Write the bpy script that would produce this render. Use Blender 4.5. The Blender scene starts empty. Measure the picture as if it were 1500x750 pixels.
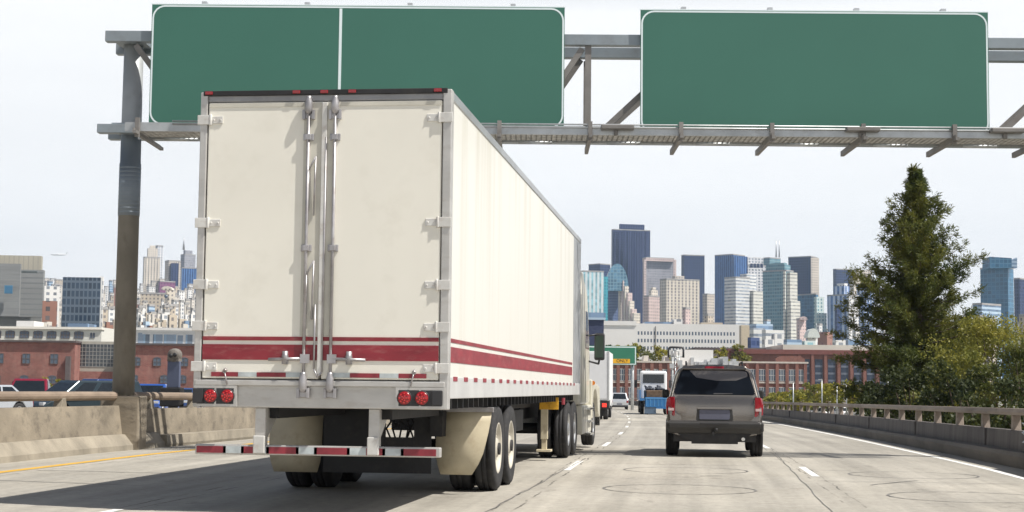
import bpy, bmesh, math, random
from mathutils import Vector, Matrix
S = bpy.context.scene
COL = S.collection
PI = math.pi
R = random.Random(7)

# ------------------------------------------------------------------ camera geometry
FPX, EYE = 2310.0, 1.28
YAW, PITCH, ROLL = 0.1266, 0.08375, 0.0105
CF = Vector((-math.sin(YAW)*math.cos(PITCH), math.cos(YAW)*math.cos(PITCH), math.sin(PITCH)))
_r = CF.cross(Vector((0, 0, 1))).normalized()
_u = _r.cross(CF)
CR = _r*math.cos(ROLL) + _u*math.sin(ROLL)
CU = _u*math.cos(ROLL) - _r*math.sin(ROLL)
HR = Vector((math.cos(YAW), math.sin(YAW), 0))      # level directions across / along the view
HF = Vector((-math.sin(YAW), math.cos(YAW), 0))
def P(px, py, d):                                    # survey helper: the point seen in direction (px, py) at depth d
    return Vector((0, 0, EYE)) + (CF + CR*(px-750)/FPX - CU*(py-375)/FPX)*d

# ------------------------------------------------------------------ material helpers
def new_mat(name):
    m = bpy.data.materials.new(name); m.use_nodes = True
    nt = m.node_tree
    return m, nt, nt.nodes['Principled BSDF']
def link(nt, a, b): nt.links.new(a, b)
def math_node(nt, op, a, b=None, c=None):
    n = nt.nodes.new('ShaderNodeMath'); n.operation = op
    for i, v in enumerate((a, b, c)):
        if v is None: continue
        if isinstance(v, (int, float)): n.inputs[i].default_value = v
        else: link(nt, v, n.inputs[i])
    return n.outputs[0]
def mix_col(nt, fac, a, b, mode='MIX'):
    n = nt.nodes.new('ShaderNodeMix'); n.data_type = 'RGBA'; n.blend_type = mode
    for sock, v in ((n.inputs[0], fac), (n.inputs[6], a), (n.inputs[7], b)):
        if isinstance(v, (int, float)): sock.default_value = v
        elif isinstance(v, tuple): sock.default_value = (*v[:3], 1)
        else: link(nt, v, sock)
    return n.outputs[2]
def noise(nt, vec, scale, detail=4, rough=.55):
    n = nt.nodes.new('ShaderNodeTexNoise'); n.inputs['Scale'].default_value = scale
    n.inputs['Detail'].default_value = detail; n.inputs['Roughness'].default_value = rough
    if vec is not None: link(nt, vec, n.inputs['Vector'])
    return n.outputs['Fac']
def ramp(nt, v, lo, hi, a=0.0, b=1.0):
    n = nt.nodes.new('ShaderNodeMapRange'); n.clamp = True
    link(nt, v, n.inputs[0])
    for i, x in enumerate((lo, hi, a, b)): n.inputs[i+1].default_value = x
    return n.outputs[0]
def coords(nt, kind='Object'):
    return nt.nodes.new('ShaderNodeTexCoord').outputs[kind]
def scaled(nt, vec, s):
    n = nt.nodes.new('ShaderNodeVectorMath'); n.operation = 'MULTIPLY'
    link(nt, vec, n.inputs[0]); n.inputs[1].default_value = s
    return n.outputs[0]
_plain = {}
def mat(name, col, rough=.6, metal=0.0, var=.12, scale=1.5, stretch=(1, 1, 1), dirt=None, dirt_amt=.5, bump=0, coat=0, spec=None, emit=None):
    """Painted, metal, rubber or stone surface with tone variation and optional dirt patches."""
    if name in _plain: return _plain[name]
    m, nt, b = new_mat(name)
    v = scaled(nt, coords(nt), stretch)
    n = noise(nt, v, scale)
    k = ramp(nt, n, .3, .7, 1-var, 1+var)
    c = mix_col(nt, 1.0, col, (1, 1, 1), 'MULTIPLY')
    vm = nt.nodes.new('ShaderNodeVectorMath'); vm.operation = 'SCALE'
    link(nt, c, vm.inputs[0]); link(nt, k, vm.inputs[3])
    out = vm.outputs[0]
    if dirt:
        d = ramp(nt, noise(nt, v, scale*2.3, 6, .65), .52, .75, 0, dirt_amt)
        out = mix_col(nt, d, out, dirt)
    link(nt, out, b.inputs['Base Color'])
    b.inputs['Roughness'].default_value = rough; b.inputs['Metallic'].default_value = metal
    if coat: b.inputs['Coat Weight'].default_value = coat
    if spec is not None: b.inputs['Specular IOR Level'].default_value = spec
    if bump:
        bn = nt.nodes.new('ShaderNodeBump'); bn.inputs['Strength'].default_value = bump; bn.inputs['Distance'].default_value = .02
        link(nt, noise(nt, v, scale*9, 5), bn.inputs['Height']); link(nt, bn.outputs[0], b.inputs['Normal'])
    if emit:
        b.inputs['Emission Color'].default_value = (*emit[:3], 1); b.inputs['Emission Strength'].default_value = emit[3]
    _plain[name] = m
    return m
def facade(name, wall, glass, bay=3.0, floor=3.8, wf=.55, hf=.5, rough=.25, var=.35, lit=None):
    """Wall with a grid of windows laid out in metres (UV)."""
    if name in _plain: return _plain[name]
    m, nt, b = new_mat(name)
    sp = nt.nodes.new('ShaderNodeSeparateXYZ'); link(nt, coords(nt, 'UV'), sp.inputs[0])
    u = math_node(nt, 'DIVIDE', sp.outputs[0], bay); w = math_node(nt, 'DIVIDE', sp.outputs[1], floor)
    def band(x, f):
        if f >= 1: return None
        fr = math_node(nt, 'FRACT', x)
        return math_node(nt, 'LESS_THAN', math_node(nt, 'ABSOLUTE', math_node(nt, 'SUBTRACT', fr, .5)), f/2)
    a, c = band(u, wf), band(w, hf)
    mask = math_node(nt, 'MULTIPLY', a, c) if a is not None and c is not None else (a if a is not None else c)
    cell = nt.nodes.new('ShaderNodeCombineXYZ')
    link(nt, math_node(nt, 'FLOOR', u), cell.inputs[0]); link(nt, math_node(nt, 'FLOOR', w), cell.inputs[1])
    wn = nt.nodes.new('ShaderNodeTexWhiteNoise'); link(nt, cell.outputs[0], wn.inputs['Vector'])
    g = nt.nodes.new('ShaderNodeVectorMath'); g.operation = 'SCALE'; g.inputs[0].default_value = glass
    link(nt, ramp(nt, wn.outputs['Value'], 0, 1, 1-var, 1+var), g.inputs[3])
    wl = nt.nodes.new('ShaderNodeVectorMath'); wl.operation = 'SCALE'; wl.inputs[0].default_value = wall
    link(nt, ramp(nt, noise(nt, coords(nt), .05, 5), .3, .7, .86, 1.12), wl.inputs[3])
    link(nt, mix_col(nt, mask, wl.outputs[0], g.outputs[0]), b.inputs['Base Color'])
    link(nt, ramp(nt, mask, 0, 1, .8, rough), b.inputs['Roughness'])
    _plain[name] = m
    return m

# ------------------------------------------------------------------ mesh builder
class MB:
    def __init__(s): s.v = []; s.f = []; s.m = []; s.uv = []; s.sm = []
    def poly(s, pts, mi=0, uv=None, smooth=False):
        i = len(s.v); s.v += [tuple(p) for p in pts]
        s.f.append(tuple(range(i, i+len(pts)))); s.m.append(mi); s.sm.append(smooth)
        if uv is None:
            p = [Vector(q) for q in pts]
            n = (p[1]-p[0]).cross(p[2]-p[0])
            if n.length < 1e-12: n = Vector((0, 0, 1))
            n.normalize()
            t = Vector((0, 0, 1)).cross(n)
            if t.length < .3: uv = [(q.x, q.y) for q in p]
            else:
                t.normalize(); bt = n.cross(t); uv = [(q.dot(t), q.dot(bt)) for q in p]
        s.uv.append(uv); return s
    def box(s, x0, x1, y0, y1, z0, z1, mi=0, top=None, M=None):
        c = [Vector((x, y, z)) for z in (z0, z1) for y in (y0, y1) for x in (x0, x1)]
        if M is not None: c = [M @ q for q in c]
        for k, (a, b_, d, e) in enumerate(((0, 2, 3, 1), (4, 5, 7, 6), (0, 1, 5, 4), (2, 6, 7, 3), (0, 4, 6, 2), (1, 3, 7, 5))):
            s.poly((c[a], c[b_], c[d], c[e]), top if (k == 1 and top is not None) else mi)
        return s
    def prism(s, pts, axis, a0, a1, mi=0, cap=None, smooth=False):
        """pts: 2D outline; axis 'x': pts=(y,z), 'y': pts=(x,z), 'z': pts=(x,y)."""
        def mk(p, a): return {'x': (a, p[0], p[1]), 'y': (p[0], a, p[1]), 'z': (p[0], p[1], a)}[axis]
        area = sum(pts[i][0]*pts[(i+1) % len(pts)][1]-pts[(i+1) % len(pts)][0]*pts[i][1] for i in range(len(pts)))
        if (area > 0) == (axis == 'y'): pts = pts[::-1]
        n = len(pts)
        s.poly([mk(p, a1) for p in pts], cap if cap is not None else mi)
        s.poly([mk(p, a0) for p in pts[::-1]], cap if cap is not None else mi)
        for i in range(n):
            p, q = pts[i], pts[(i+1) % n]
            s.poly((mk(p, a0), mk(q, a0), mk(q, a1), mk(p, a1)), mi, smooth=smooth)
        return s
    def tube(s, p0, p1, r0, r1=None, n=8, mi=0, caps=True, smooth=True):
        p0, p1 = Vector(p0), Vector(p1); r1 = r0 if r1 is None else r1
        d = (p1-p0).normalized()
        a = d.cross(Vector((0, 0, 1)) if abs(d.z) < .9 else Vector((1, 0, 0))).normalized(); b = d.cross(a)
        A = [p0+(a*math.cos(2*PI*i/n)+b*math.sin(2*PI*i/n))*r0 for i in range(n)]
        B = [p1+(a*math.cos(2*PI*i/n)+b*math.sin(2*PI*i/n))*r1 for i in range(n)]
        for i in range(n):
            j = (i+1) % n; s.poly((A[i], A[j], B[j], B[i]), mi, smooth=smooth)
        if caps: s.poly(A[::-1], mi); s.poly(B, mi)
        return s
    def path(s, pts, r, n=7, mi=0):
        for a, b in zip(pts, pts[1:]): s.tube(a, b, r, n=n, mi=mi)
        return s
    def lathe(s, prof, c, axis='x', n=28, mi=0, flip=False):
        """prof: (radius, offset along axis)."""
        def mk(r, o, t):
            u, w = r*math.cos(t), r*math.sin(t)
            return (c[0]+o, c[1]+u, c[2]+w) if axis == 'x' else ((c[0]+w, c[1]+o, c[2]+u) if axis == 'y' else (c[0]+u, c[1]+w, c[2]+o))
        for (ra, oa), (rb, ob) in zip(prof, prof[1:]):
            for i in range(n):
                t0, t1 = 2*PI*i/n, 2*PI*(i+1)/n
                q = [mk(ra, oa, t0), mk(ra, oa, t1), mk(rb, ob, t1), mk(rb, ob, t0)]
                if ra < 1e-6: q = [q[0], q[2], q[3]]
                elif rb < 1e-6: q = q[:3]
                s.poly(q if not flip else q[::-1], mi, smooth=True)
        return s
    def rings(s, rs, mi=0, caps=True, closed=True, smooth=True):
        for A, B in zip(rs, rs[1:]):
            n = len(A)
            for i in range(n if closed else n-1):
                j = (i+1) % n; s.poly((A[i], A[j], B[j], B[i]), mi, smooth=smooth)
        if caps: s.poly(rs[0][::-1], mi); s.poly(rs[-1], mi)
        return s
    def build(s, name, mats, parent=None, bevel=0, seg=2, weld=False, recalc=False):
        me = bpy.data.meshes.new(name)
        me.from_pydata(s.v, [], s.f)
        if not isinstance(mats, (list, tuple)): mats = [mats]
        for m in mats: me.materials.append(m)
        me.polygons.foreach_set('material_index', s.m); me.polygons.foreach_set('use_smooth', s.sm)
        ul = me.uv_layers.new(name='UVMap')
        flat = [c for u in s.uv for q in u for c in q]
        ul.data.foreach_set('uv', flat)
        if weld or bevel or recalc or any(s.sm):
            bm = bmesh.new(); bm.from_mesh(me)
            bmesh.ops.remove_doubles(bm, verts=bm.verts, dist=1e-4)
            if recalc: bmesh.ops.recalc_face_normals(bm, faces=bm.faces)
            bm.to_mesh(me); bm.free()
        me.update()
        o = bpy.data.objects.new(name, me); COL.objects.link(o)
        if parent is not None: o.parent = parent
        if bevel:
            md = o.modifiers.new('bevel', 'BEVEL'); md.width = bevel; md.segments = seg; md.limit_method = 'ANGLE'; md.angle_limit = math.radians(40)
            md.use_clamp_overlap = True
        return o
def thing(name, label, cat, loc=(0, 0, 0), rz=0, group=None):
    o = bpy.data.objects.new(name, None); COL.objects.link(o); o.empty_display_size = .3
    o.location = loc; o.rotation_euler = (0, 0, rz); o['label'] = label; o['category'] = cat
    if group: o['group'] = group
    return o
def tag(o, label, cat, group=None):
    o['label'] = label; o['category'] = cat
    if group: o['group'] = group
    return o
def structure(o, kind='structure'): o['kind'] = kind; return o
def copy_tree(o, parent=None):
    c = o.copy(); COL.objects.link(c); c.parent = parent
    for ch in list(o.children): copy_tree(ch, c)
    return c

# ------------------------------------------------------------------ the course of the road: a gentle left bend on a slight down grade
def bend(y): return -3.2e-4*max(y, 0)**2
def grade(y): return -.0055*max(0, y-28) if y < 200 else -.0055*172
def road_pt(x, y, z=0): return Vector((x+bend(y), y, grade(y)+z))
def heading(y): return math.atan(6.4e-4*max(y, 0))
YS = [-20, -10, 0, 6, 12, 18, 24, 28, 32] + list(range(36, 200, 6)) + list(range(200, 421, 20))
def sweep(mb, prof, ys, mi=0, caps=True):
    """prof: list of (x, z) clockwise as seen looking along +y; swept along the road."""
    rs = [[road_pt(x, y, z) for x, z in prof] for y in ys]
    for A, B in zip(rs, rs[1:]):
        n = len(A)
        for i in range(n):
            j = (i+1) % n; mb.poly((A[i], B[i], B[j], A[j]), mi)
    if caps: mb.poly(rs[0], mi); mb.poly(rs[-1][::-1], mi)
    return mb

# ------------------------------------------------------------------ camera, sun, sky
cam = bpy.data.cameras.new('camera'); co = bpy.data.objects.new('camera', cam); COL.objects.link(co)
cam.sensor_width = 36; cam.lens = FPX/1500*36; cam.clip_start = .1; cam.clip_end = 30000
co.matrix_world = Matrix(((CR.x, CU.x, -CF.x, 0), (CR.y, CU.y, -CF.y, 0), (CR.z, CU.z, -CF.z, EYE), (0, 0, 0, 1)))
S.camera = co
TO_SUN = Vector((.63, -.19, 1.0)).normalized()
sl = bpy.data.lights.new('sun', 'SUN'); sl.energy = 5.0; sl.angle = math.radians(.5); sl.color = (1, .955, .88)
so = bpy.data.objects.new('sun', sl); COL.objects.link(so)
so.rotation_euler = (-TO_SUN).to_track_quat('-Z', 'Y').to_euler(); so.location = (20, -10, 60)
W = bpy.data.worlds.new('World'); S.world = W; W.use_nodes = True
nt = W.node_tree; bg = nt.nodes['Background']
sky = nt.nodes.new('ShaderNodeTexSky'); sky.sky_type = 'NISHITA'; sky.sun_disc = False
sky.sun_elevation = math.asin(TO_SUN.z); sky.sun_rotation = math.atan2(TO_SUN.x, TO_SUN.y)
sky.dust_density = 3.0; sky.air_density = 1.0; sky.ozone_density = 1.5
nt.links.new(sky.outputs[0], bg.inputs[0]); bg.inputs[1].default_value = .05
# thin bright high cloud over the blue: part of the sky itself
tcw = nt.nodes.new('ShaderNodeTexCoord')
cl = noise(nt, scaled(nt, tcw.outputs['Generated'], (1.0, 1.0, 5.0)), 2.2, 6, .6)
bg.inputs[0].default_value = (1, 1, 1, 1)
sx = nt.nodes.new('ShaderNodeSeparateXYZ'); nt.links.new(tcw.outputs['Generated'], sx.inputs[0])
low = ramp(nt, sx.outputs[2], .235, .30, 1.0, .02)          # milky near the horizon, clear blue overhead
veil = math_node(nt, 'MULTIPLY', low, ramp(nt, cl, .25, .75, .86, .99))
nt.links.new(mix_col(nt, veil, sky.outputs[0], (17.6, 17.75, 17.8)), bg.inputs[0])
S.view_settings.view_transform = 'Standard'; S.view_settings.look = 'None'
S.view_settings.exposure = .37; S.view_settings.gamma = 1
S.cycles.use_denoising = True
S.cycles.max_bounces = 6; S.cycles.diffuse_bounces = 3; S.cycles.volume_bounces = 0; S.cycles.transparent_max_bounces = 8

# ------------------------------------------------------------------ ground, road deck, markings
def concrete_road():
    m, nt, b = new_mat('concrete_road')
    uv = coords(nt, 'UV'); sp = nt.nodes.new('ShaderNodeSeparateXYZ'); link(nt, uv, sp.inputs[0])
    u, v = sp.outputs[0], sp.outputs[1]
    big = ramp(nt, noise(nt, uv, .25, 6, .6), .3, .7, .80, 1.12)
    fine = ramp(nt, noise(nt, scaled(nt, uv, (1, .6, 1)), 9, 8, .75), .25, .75, .74, 1.2)
    streak = ramp(nt, noise(nt, scaled(nt, uv, (2.6, .06, 1)), 1.0, 6), .3, .7, .76, 1.12)
    k = math_node(nt, 'MULTIPLY', math_node(nt, 'MULTIPLY', big, fine), streak)
    # oil wear down the middle of every lane, 3.75 m lanes with lines at -2.3 + 3.75 n
    lane = math_node(nt, 'FRACT', math_node(nt, 'DIVIDE', math_node(nt, 'ADD', u, 2.1+3.83*20), 3.83))
    mid = math_node(nt, 'ABSOLUTE', math_node(nt, 'SUBTRACT', lane, .5))
    wear = ramp(nt, math_node(nt, 'ABSOLUTE', math_node(nt, 'SUBTRACT', mid, .25)), .02, .17, .90, 1.0)
    k = math_node(nt, 'MULTIPLY', k, ramp(nt, mid, .03, .14, .90, 1.0))
    k = math_node(nt, 'MULTIPLY', k, wear)
    # slab joints: along the lanes (with a wobble) and across every 4.6 m
    wob = math_node(nt, 'MULTIPLY', math_node(nt, 'SUBTRACT', noise(nt, uv, .7, 4), .5), .05)
    j1 = math_node(nt, 'LESS_THAN', math_node(nt, 'ABSOLUTE', math_node(nt, 'ADD', math_node(nt, 'SUBTRACT', mid, .475), wob)), .0035)
    cr = math_node(nt, 'FRACT', math_node(nt, 'DIVIDE', math_node(nt, 'ADD', v, math_node(nt, 'MULTIPLY', wob, 3)), 4.6))
    j2 = math_node(nt, 'LESS_THAN', cr, .0045)
    j = math_node(nt, 'MAXIMUM', j1, j2)
    patchy = ramp(nt, noise(nt, uv, .9, 3), .42, .6)
    k = math_node(nt, 'MULTIPLY', k, ramp(nt, math_node(nt, 'MULTIPLY', j, patchy), 0, 1, 1, .3))
    spots = ramp(nt, noise(nt, scaled(nt, uv, (1, .35, 1)), 1.9, 6, .7), .60, .72, 1, .62)
    k = math_node(nt, 'MULTIPLY', k, spots)
    tint = mix_col(nt, noise(nt, uv, .35, 4), (.385, .355, .298), (.39, .37, .33))
    s = nt.nodes.new('ShaderNodeVectorMath'); s.operation = 'SCALE'; link(nt, tint, s.inputs[0]); link(nt, k, s.inputs[3])
    link(nt, s.outputs[0], b.inputs['Base Color']); b.inputs['Roughness'].default_value = .75
    bn = nt.nodes.new('ShaderNodeBump'); bn.inputs['Strength'].default_value = .25; bn.inputs['Distance'].default_value = .01
    link(nt, noise(nt, uv, 30, 4), bn.inputs['Height']); link(nt, bn.outputs[0], b.inputs['Normal'])
    return m
M_road = concrete_road()
M_conc = mat('parapet_concrete', (.25, .215, .165), .85, var=.28, scale=1.1, stretch=(1, 1, 1.6), dirt=(.07, .06, .05), dirt_amt=.75, bump=.3)
M_conc2 = mat('curb_concrete', (.27, .24, .19), .85, var=.25, scale=1.4, dirt=(.15, .13, .11), dirt_amt=.5, bump=.3)
M_rail = mat('weathered_rail', (.24, .185, .14), .8, var=.25, scale=2.2, stretch=(1, .4, 1), dirt=(.1, .075, .06), dirt_amt=.6, bump=.3)
M_paint = mat('white_road_paint', (.72, .72, .70), .6, var=.12, scale=3, dirt=(.42, .40, .36), dirt_amt=.8)
M_yel = mat('yellow_road_paint', (.62, .36, .035), .6, var=.12, scale=3, dirt=(.42, .34, .2), dirt_amt=.85)
M_seal = mat('joint_sealant', (.13, .125, .12), .6, var=.3, scale=1.4, dirt=(.33, .31, .28), dirt_amt=1)

g = MB(); g.poly([(-6000, -300, -3), (6000, -300, -3), (6000, 9000, -3), (-6000, 9000, -3)])
def ground_mat():
    m, nt, b = new_mat('city_ground'); c = coords(nt)
    col = mix_col(nt, ramp(nt, noise(nt, c, .02, 6), .42, .58), (.30, .28, .25), (.12, .13, .07))
    link(nt, mix_col(nt, ramp(nt, noise(nt, c, .2, 5), .4, .65, 0, .5), col, (.10, .095, .09)), b.inputs['Base Color'])
    b.inputs['Roughness'].default_value = .9; return m
structure(g.build('ground', ground_mat()))

d = MB()
xs = [-31, -24, -18, -14, -11.4, -9.8, -6.05, -2.3, 1.45, 5.0, 6.4]
for ya, yb in zip(YS, YS[1:]):
    for xa, xb in zip(xs, xs[1:]):
        d.poly((road_pt(xa, ya), road_pt(xb, ya), road_pt(xb, yb), road_pt(xa, yb)), 0, [(xa, ya), (xb, ya), (xb, yb), (xa, yb)])
dk = MB(); sweep(dk, [(-31, -.02), (6.4, -.02), (6.4, -.9), (5.2, -1.3), (-30, -1.3), (-31, -.9)], YS)
structure(d.build('road', M_road)); structure(dk.build('road_deck', M_conc))

def strip(mb, x, w, ya, yb, z=.004, step=6):
    n = max(1, int((yb-ya)/step))
    for i in range(n):
        a, b = ya+(yb-ya)*i/n, ya+(yb-ya)*(i+1)/n
        mb.poly((road_pt(x-w/2, a, z), road_pt(x+w/2, a, z), road_pt(x+w/2, b, z), road_pt(x-w/2, b, z)))
m_ = MB(); strip(m_, -10.0, .19, -20, 400); structure(m_.build('yellow_edge_line', M_yel))
m_ = MB(); strip(m_, 4.88, .14, -20, 400); structure(m_.build('white_edge_line', M_paint))
m_ = MB()
for y in [25.0+12.2*k for k in range(-3, 28)]: strip(m_, -2.08, .115, y, y+3.4, step=2)
structure(m_.build('lane_dashes', M_paint))
m_ = MB()
for y in [24.4+13*k for k in range(-3, 28)]: strip(m_, 1.75, .115, y, y+3.0, step=2)
structure(m_.build('right_lane_dashes', M_paint))
m_ = MB()
for y in [24.5+12.2*k for k in range(-3, 28)]: strip(m_, -5.95, .115, y, y+3.4, step=2)
structure(m_.build('left_lane_dashes', M_paint))
# round traffic detector loops sawn into the slabs, and a few sealed cracks
m_ = MB()
def loop(cx, cy, r):
    for i in range(48):
        t0, t1 = 2*PI*i/48, 2*PI*(i+1)/48
        w = .011+.009*math.sin(i*1.7)**2
        q = [(cx+(r+s)*math.cos(t), cy+(r+s)*math.sin(t)) for t, s in ((t0, -w), (t0, w), (t1, w), (t1, -w))]
        m_.poly([(x, y, .004) for x, y in q])
for cx, cy in ((-.42, 20.7), (-.42, 25.6), (3.15, 20.2), (3.1, 25.3), (-4.2, 24.5)): loop(cx, cy, .98)
def crack(pts, w=.02):
    for (xa, ya), (xb, yb) in zip(pts, pts[1:]):
        dx, dy = xb-xa, yb-ya; l = math.hypot(dx, dy); nx, ny = -dy/l*w, dx/l*w
        m_.poly([(xa+nx, ya+ny, .0045), (xb+nx, yb+ny, .0045), (xb-nx, yb-ny, .0045), (xa-nx, ya-ny, .0045)])
def wander(x, y, dx, dy, n, amp):
    pts = []
    for i in range(n): pts.append((x+dx*i/n+R.uniform(-amp, amp), y+dy*i/n+R.uniform(-amp, amp)))
    return pts
crack(wander(-9.9, 22.5, 4.2, -.6, 14, .06)); crack(wander(-10.2, 20.2, 3.4, -.9, 12, .05)); crack(wander(-9.2, 26.4, 3, -.4, 9, .05), .015)
crack(wander(-2.32, 10, 0, 20, 40, .02), .009); crack(wander(1.25, 10, .05, 26, 40, .015), .007); crack(wander(1.3, 26.5, 1.2, -.2, 5, .03)); crack(wander(2.2, 22.4, .9, 1.6, 7, .05))
crack(wander(-2.0, 27.4, 3.4, .1, 9, .02), .012); crack(wander(1.5, 23.2, 3.2, .1, 9, .02), .014); crack(wander(-.2, 24.0, .5, .15, 4, .03), .03)
structure(m_.build('road_joint_sealant', M_seal))

# ------------------------------------------------------------------ the two parapets
left = thing('concrete_barrier', 'tan stained concrete parapet with tubular rail beside the yellow line', 'barrier', road_pt(-11.5, 22))
def put(o, root):                       # keep world placement under a root that only translates / rotates
    o.parent = root; o.matrix_parent_inverse = root.matrix_basis.inverted(); return o
YL1 = [y for y in YS if y < 28]+[30.25]
YL2 = [30.85]+[y for y in YS if y > 32]
w = MB(); sweep(w, [(-11.62, -.05), (-11.62, .87), (-11.38, .87), (-11.30, .28), (-11.30, -.05)], YL1); put(w.build('parapet_wall', M_conc), left)
w = MB(); sweep(w, [(-11.62, -.05), (-11.62, .80), (-11.40, .80), (-11.36, .24), (-11.36, -.05)], YL2); put(w.build('parapet_wall', M_conc), left)
w = MB(); sweep(w, [(-11.296, -.05), (-11.296, .31), (-11.24, .30), (-11.08, .10), (-11.06, -.05)], [y for y in YS if y < 32]+[32.2]); put(w.build('curb', M_conc2), left)
w = MB(); sweep(w, [(-11.35, -.05), (-11.35, .25), (-11.05, .25), (-11.03, .06), (-11.07, -.05)], [32.2]+[y for y in YS if y > 33]); put(w.build('curb', M_conc2), left)
for ys in (YL1, YL2):
    w = MB()
    pr = [(-11.5+.085*math.cos(t*PI/6), 1.06+.085*math.sin(t*PI/6)) for t in range(12)]
    sweep(w, pr, ys); put(w.build('rail', M_rail), left)
def rail_post(x, y, h0, h1, wb, wt, dep, m, root, name='rail_post'):
    o = MB().prism([(-wb/2, h0), (wb/2, h0), (wt/2, h1), (-wt/2, h1)], 'x', -dep/2, dep/2).build(name, m, bevel=.01)
    o.location = road_pt(x, y); o.rotation_euler = (0, 0, heading(y)); put(o, root); return o
for y in [13+2.9*k for k in range(6)]+[32.3+3.0*k for k in range(28)]: rail_post(-11.5, y, .78, 1.02, .34, .14, .16, M_conc2, left)

right = thing('concrete_barrier', 'shaded grey concrete parapet with open post rail along the right lane', 'barrier', road_pt(5.8, 28))
M_par = mat('stained_shaded_parapet', (.12, .11, .105), .85, var=.3, scale=1.1, stretch=(1, 3.0, .35), dirt=(.09, .08, .07), dirt_amt=.55, bump=.35)  # base colour darkened for the wall's shade, with stain patches on top
M_rtop = mat('railing_concrete', (.30, .25, .21), .8, var=.25, scale=1.3, stretch=(1, .4, 1), dirt=(.13, .09, .07), dirt_amt=.6, bump=.3)
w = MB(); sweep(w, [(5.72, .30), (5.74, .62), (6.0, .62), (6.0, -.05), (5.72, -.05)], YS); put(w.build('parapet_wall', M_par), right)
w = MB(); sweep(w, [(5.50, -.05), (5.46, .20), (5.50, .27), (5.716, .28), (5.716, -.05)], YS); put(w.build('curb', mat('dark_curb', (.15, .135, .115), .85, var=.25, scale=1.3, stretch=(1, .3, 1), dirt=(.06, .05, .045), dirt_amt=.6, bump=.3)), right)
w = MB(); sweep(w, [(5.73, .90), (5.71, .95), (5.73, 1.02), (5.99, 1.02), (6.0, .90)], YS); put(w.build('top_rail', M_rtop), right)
for y in [12+2.55*k for k in range(0)]: pass
for y in [12.6+2.95*k for k in range(60)]: rail_post(5.88, y, .60, .91, .27, .15, .14, M_rtop, right)
for y in [14+9.2*k for k in range(14)]:    # pilaster joints in the wall
    o = MB().box(-.02, .02, -.03, .03, .0, .62).build('wall_joint', M_par); o.location = road_pt(5.715, y); put(o, right)
# short steel guardrail at the right edge
M_galv = mat('galvanised_steel', (.47, .49, .50), .45, .7, var=.15, scale=2.5, dirt=(.3, .29, .27), dirt_amt=.4)
gr = thing('guardrail_end', 'short galvanised guardrail piece bolted to the right parapet', 'guardrail', road_pt(5.45, 26.5))
w = MB(); w.prism([(0, .45), (.07, .50), (.07, .57), (0, .62), (.07, .67), (.07, .74), (0, .79), (-.01, .78), (.055, .73), (.055, .68), (-.015, .62), (.055, .56), (.055, .51), (-.01, .46)], 'y', -3, 1.3)
w.build('beam', M_galv, gr)
for y in (-2.2, -.2): MB().box(.07, .22, y-.08, y+.08, 0, .8).build('post', M_galv, gr)

# ------------------------------------------------------------------ sign gantry
M_steel = mat('gantry_steel', (.27, .31, .34), .5, .35, var=.12, scale=1.2, dirt=(.16, .15, .14), dirt_amt=.4)
M_steel2 = mat('gantry_angle_steel', (.22, .21, .20), .6, .3, var=.2, scale=2, dirt=(.14, .11, .09), dirt_amt=.5)
M_colup = mat('column_shaded_blue_grey', (.20, .235, .27), .55, .2, var=.15, scale=1.5, stretch=(1, 1, .5), dirt=(.14, .15, .16), dirt_amt=.4)  # middle section: blue-grey paint darkened for the sign's shade
M_collo = mat('column_weathered', (.21, .20, .18), .75, 0, var=.2, scale=2.2, stretch=(1, 1, .5), dirt=(.12, .11, .09), dirt_amt=.6, bump=.15)
GA = math.atan2(1.9, 16.45); GX, GY = -11.73, 30.56
ga = thing('sign_gantry', 'grey steel truss gantry spanning the freeway lanes and carrying green signs', 'sign gantry', (GX, GY, 0), GA)
GL = 19.3; LZ = -.07
ga.scale = (1.019, 1, 1)
def column(x, tall):
    c = MB(); n = 24
    c.lathe([(0, 1.02), (.215, 1.02), (.205, 4.68)], (x, 0, 0), 'z', n, 1)
    c.lathe([(.205, 4.68), (.214, 4.68), (.212, 5.75), (.203, 5.75), (.199, 6.46)], (x, 0, 0), 'z', n, 0); c.lathe([(.199, 6.46), (.19, 8.36), (0, 8.36)], (x, 0, 0), 'z', n, 2)
    for k in range(12): c.lathe([(.212, 4.74+k*.082), (.219, 4.755+k*.082), (.212, 4.77+k*.082)], (x, 0, 0), 'z', n, 0)
    return c.build('column', [M_colup, M_collo, mat('column_pale_grey', (.38, .40, .41), .5, .2, var=.12, scale=1.5, dirt=(.2, .21, .21), dirt_amt=.4)], ga)
column(0, 1); column(GL-.3, 1)
pd = MB(); pd.box(-.36, .40, -.36, .36, -.1, 1.05); pd.build('pedestal', M_conc, ga, bevel=.03)
pd = MB(); pd.box(GL-.7, GL+.1, -.36, .36, -4, 1.05); pd.build('pedestal', M_conc, ga, bevel=.03)
for zc, h, y0 in ((8.27, .22, -.42), (8.19, .22, .42)):
    MB().box(-.45, GL, y0-.1, y0+.1, zc-h/2, zc+h/2).build('top_chord', M_steel, ga, bevel=.01)
for y0 in (-.42, .42): MB().box(-.55, GL, y0-.11, y0+.11, 6.37+LZ, 6.55+LZ).build('bottom_chord', M_steel, ga, bevel=.01)
MB().box(-.3, .3, -.32, .32, 8.18, 8.36).build('cross_beam', M_steel, ga); MB().box(-.32, .32, -.31, .31, 6.38, 6.54).build('cross_beam', M_steel, ga)
for k, x in enumerate([1.3+3.9*i for i in range(5)]+[GL-.3]):
    for y0 in (-.42, .42): MB().box(x-.06, x+.06, y0-.05, y0+.05, 6.55, 8.16 if y0 < 0 else 8.02).build('vertical_post', M_steel2, ga)
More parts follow.
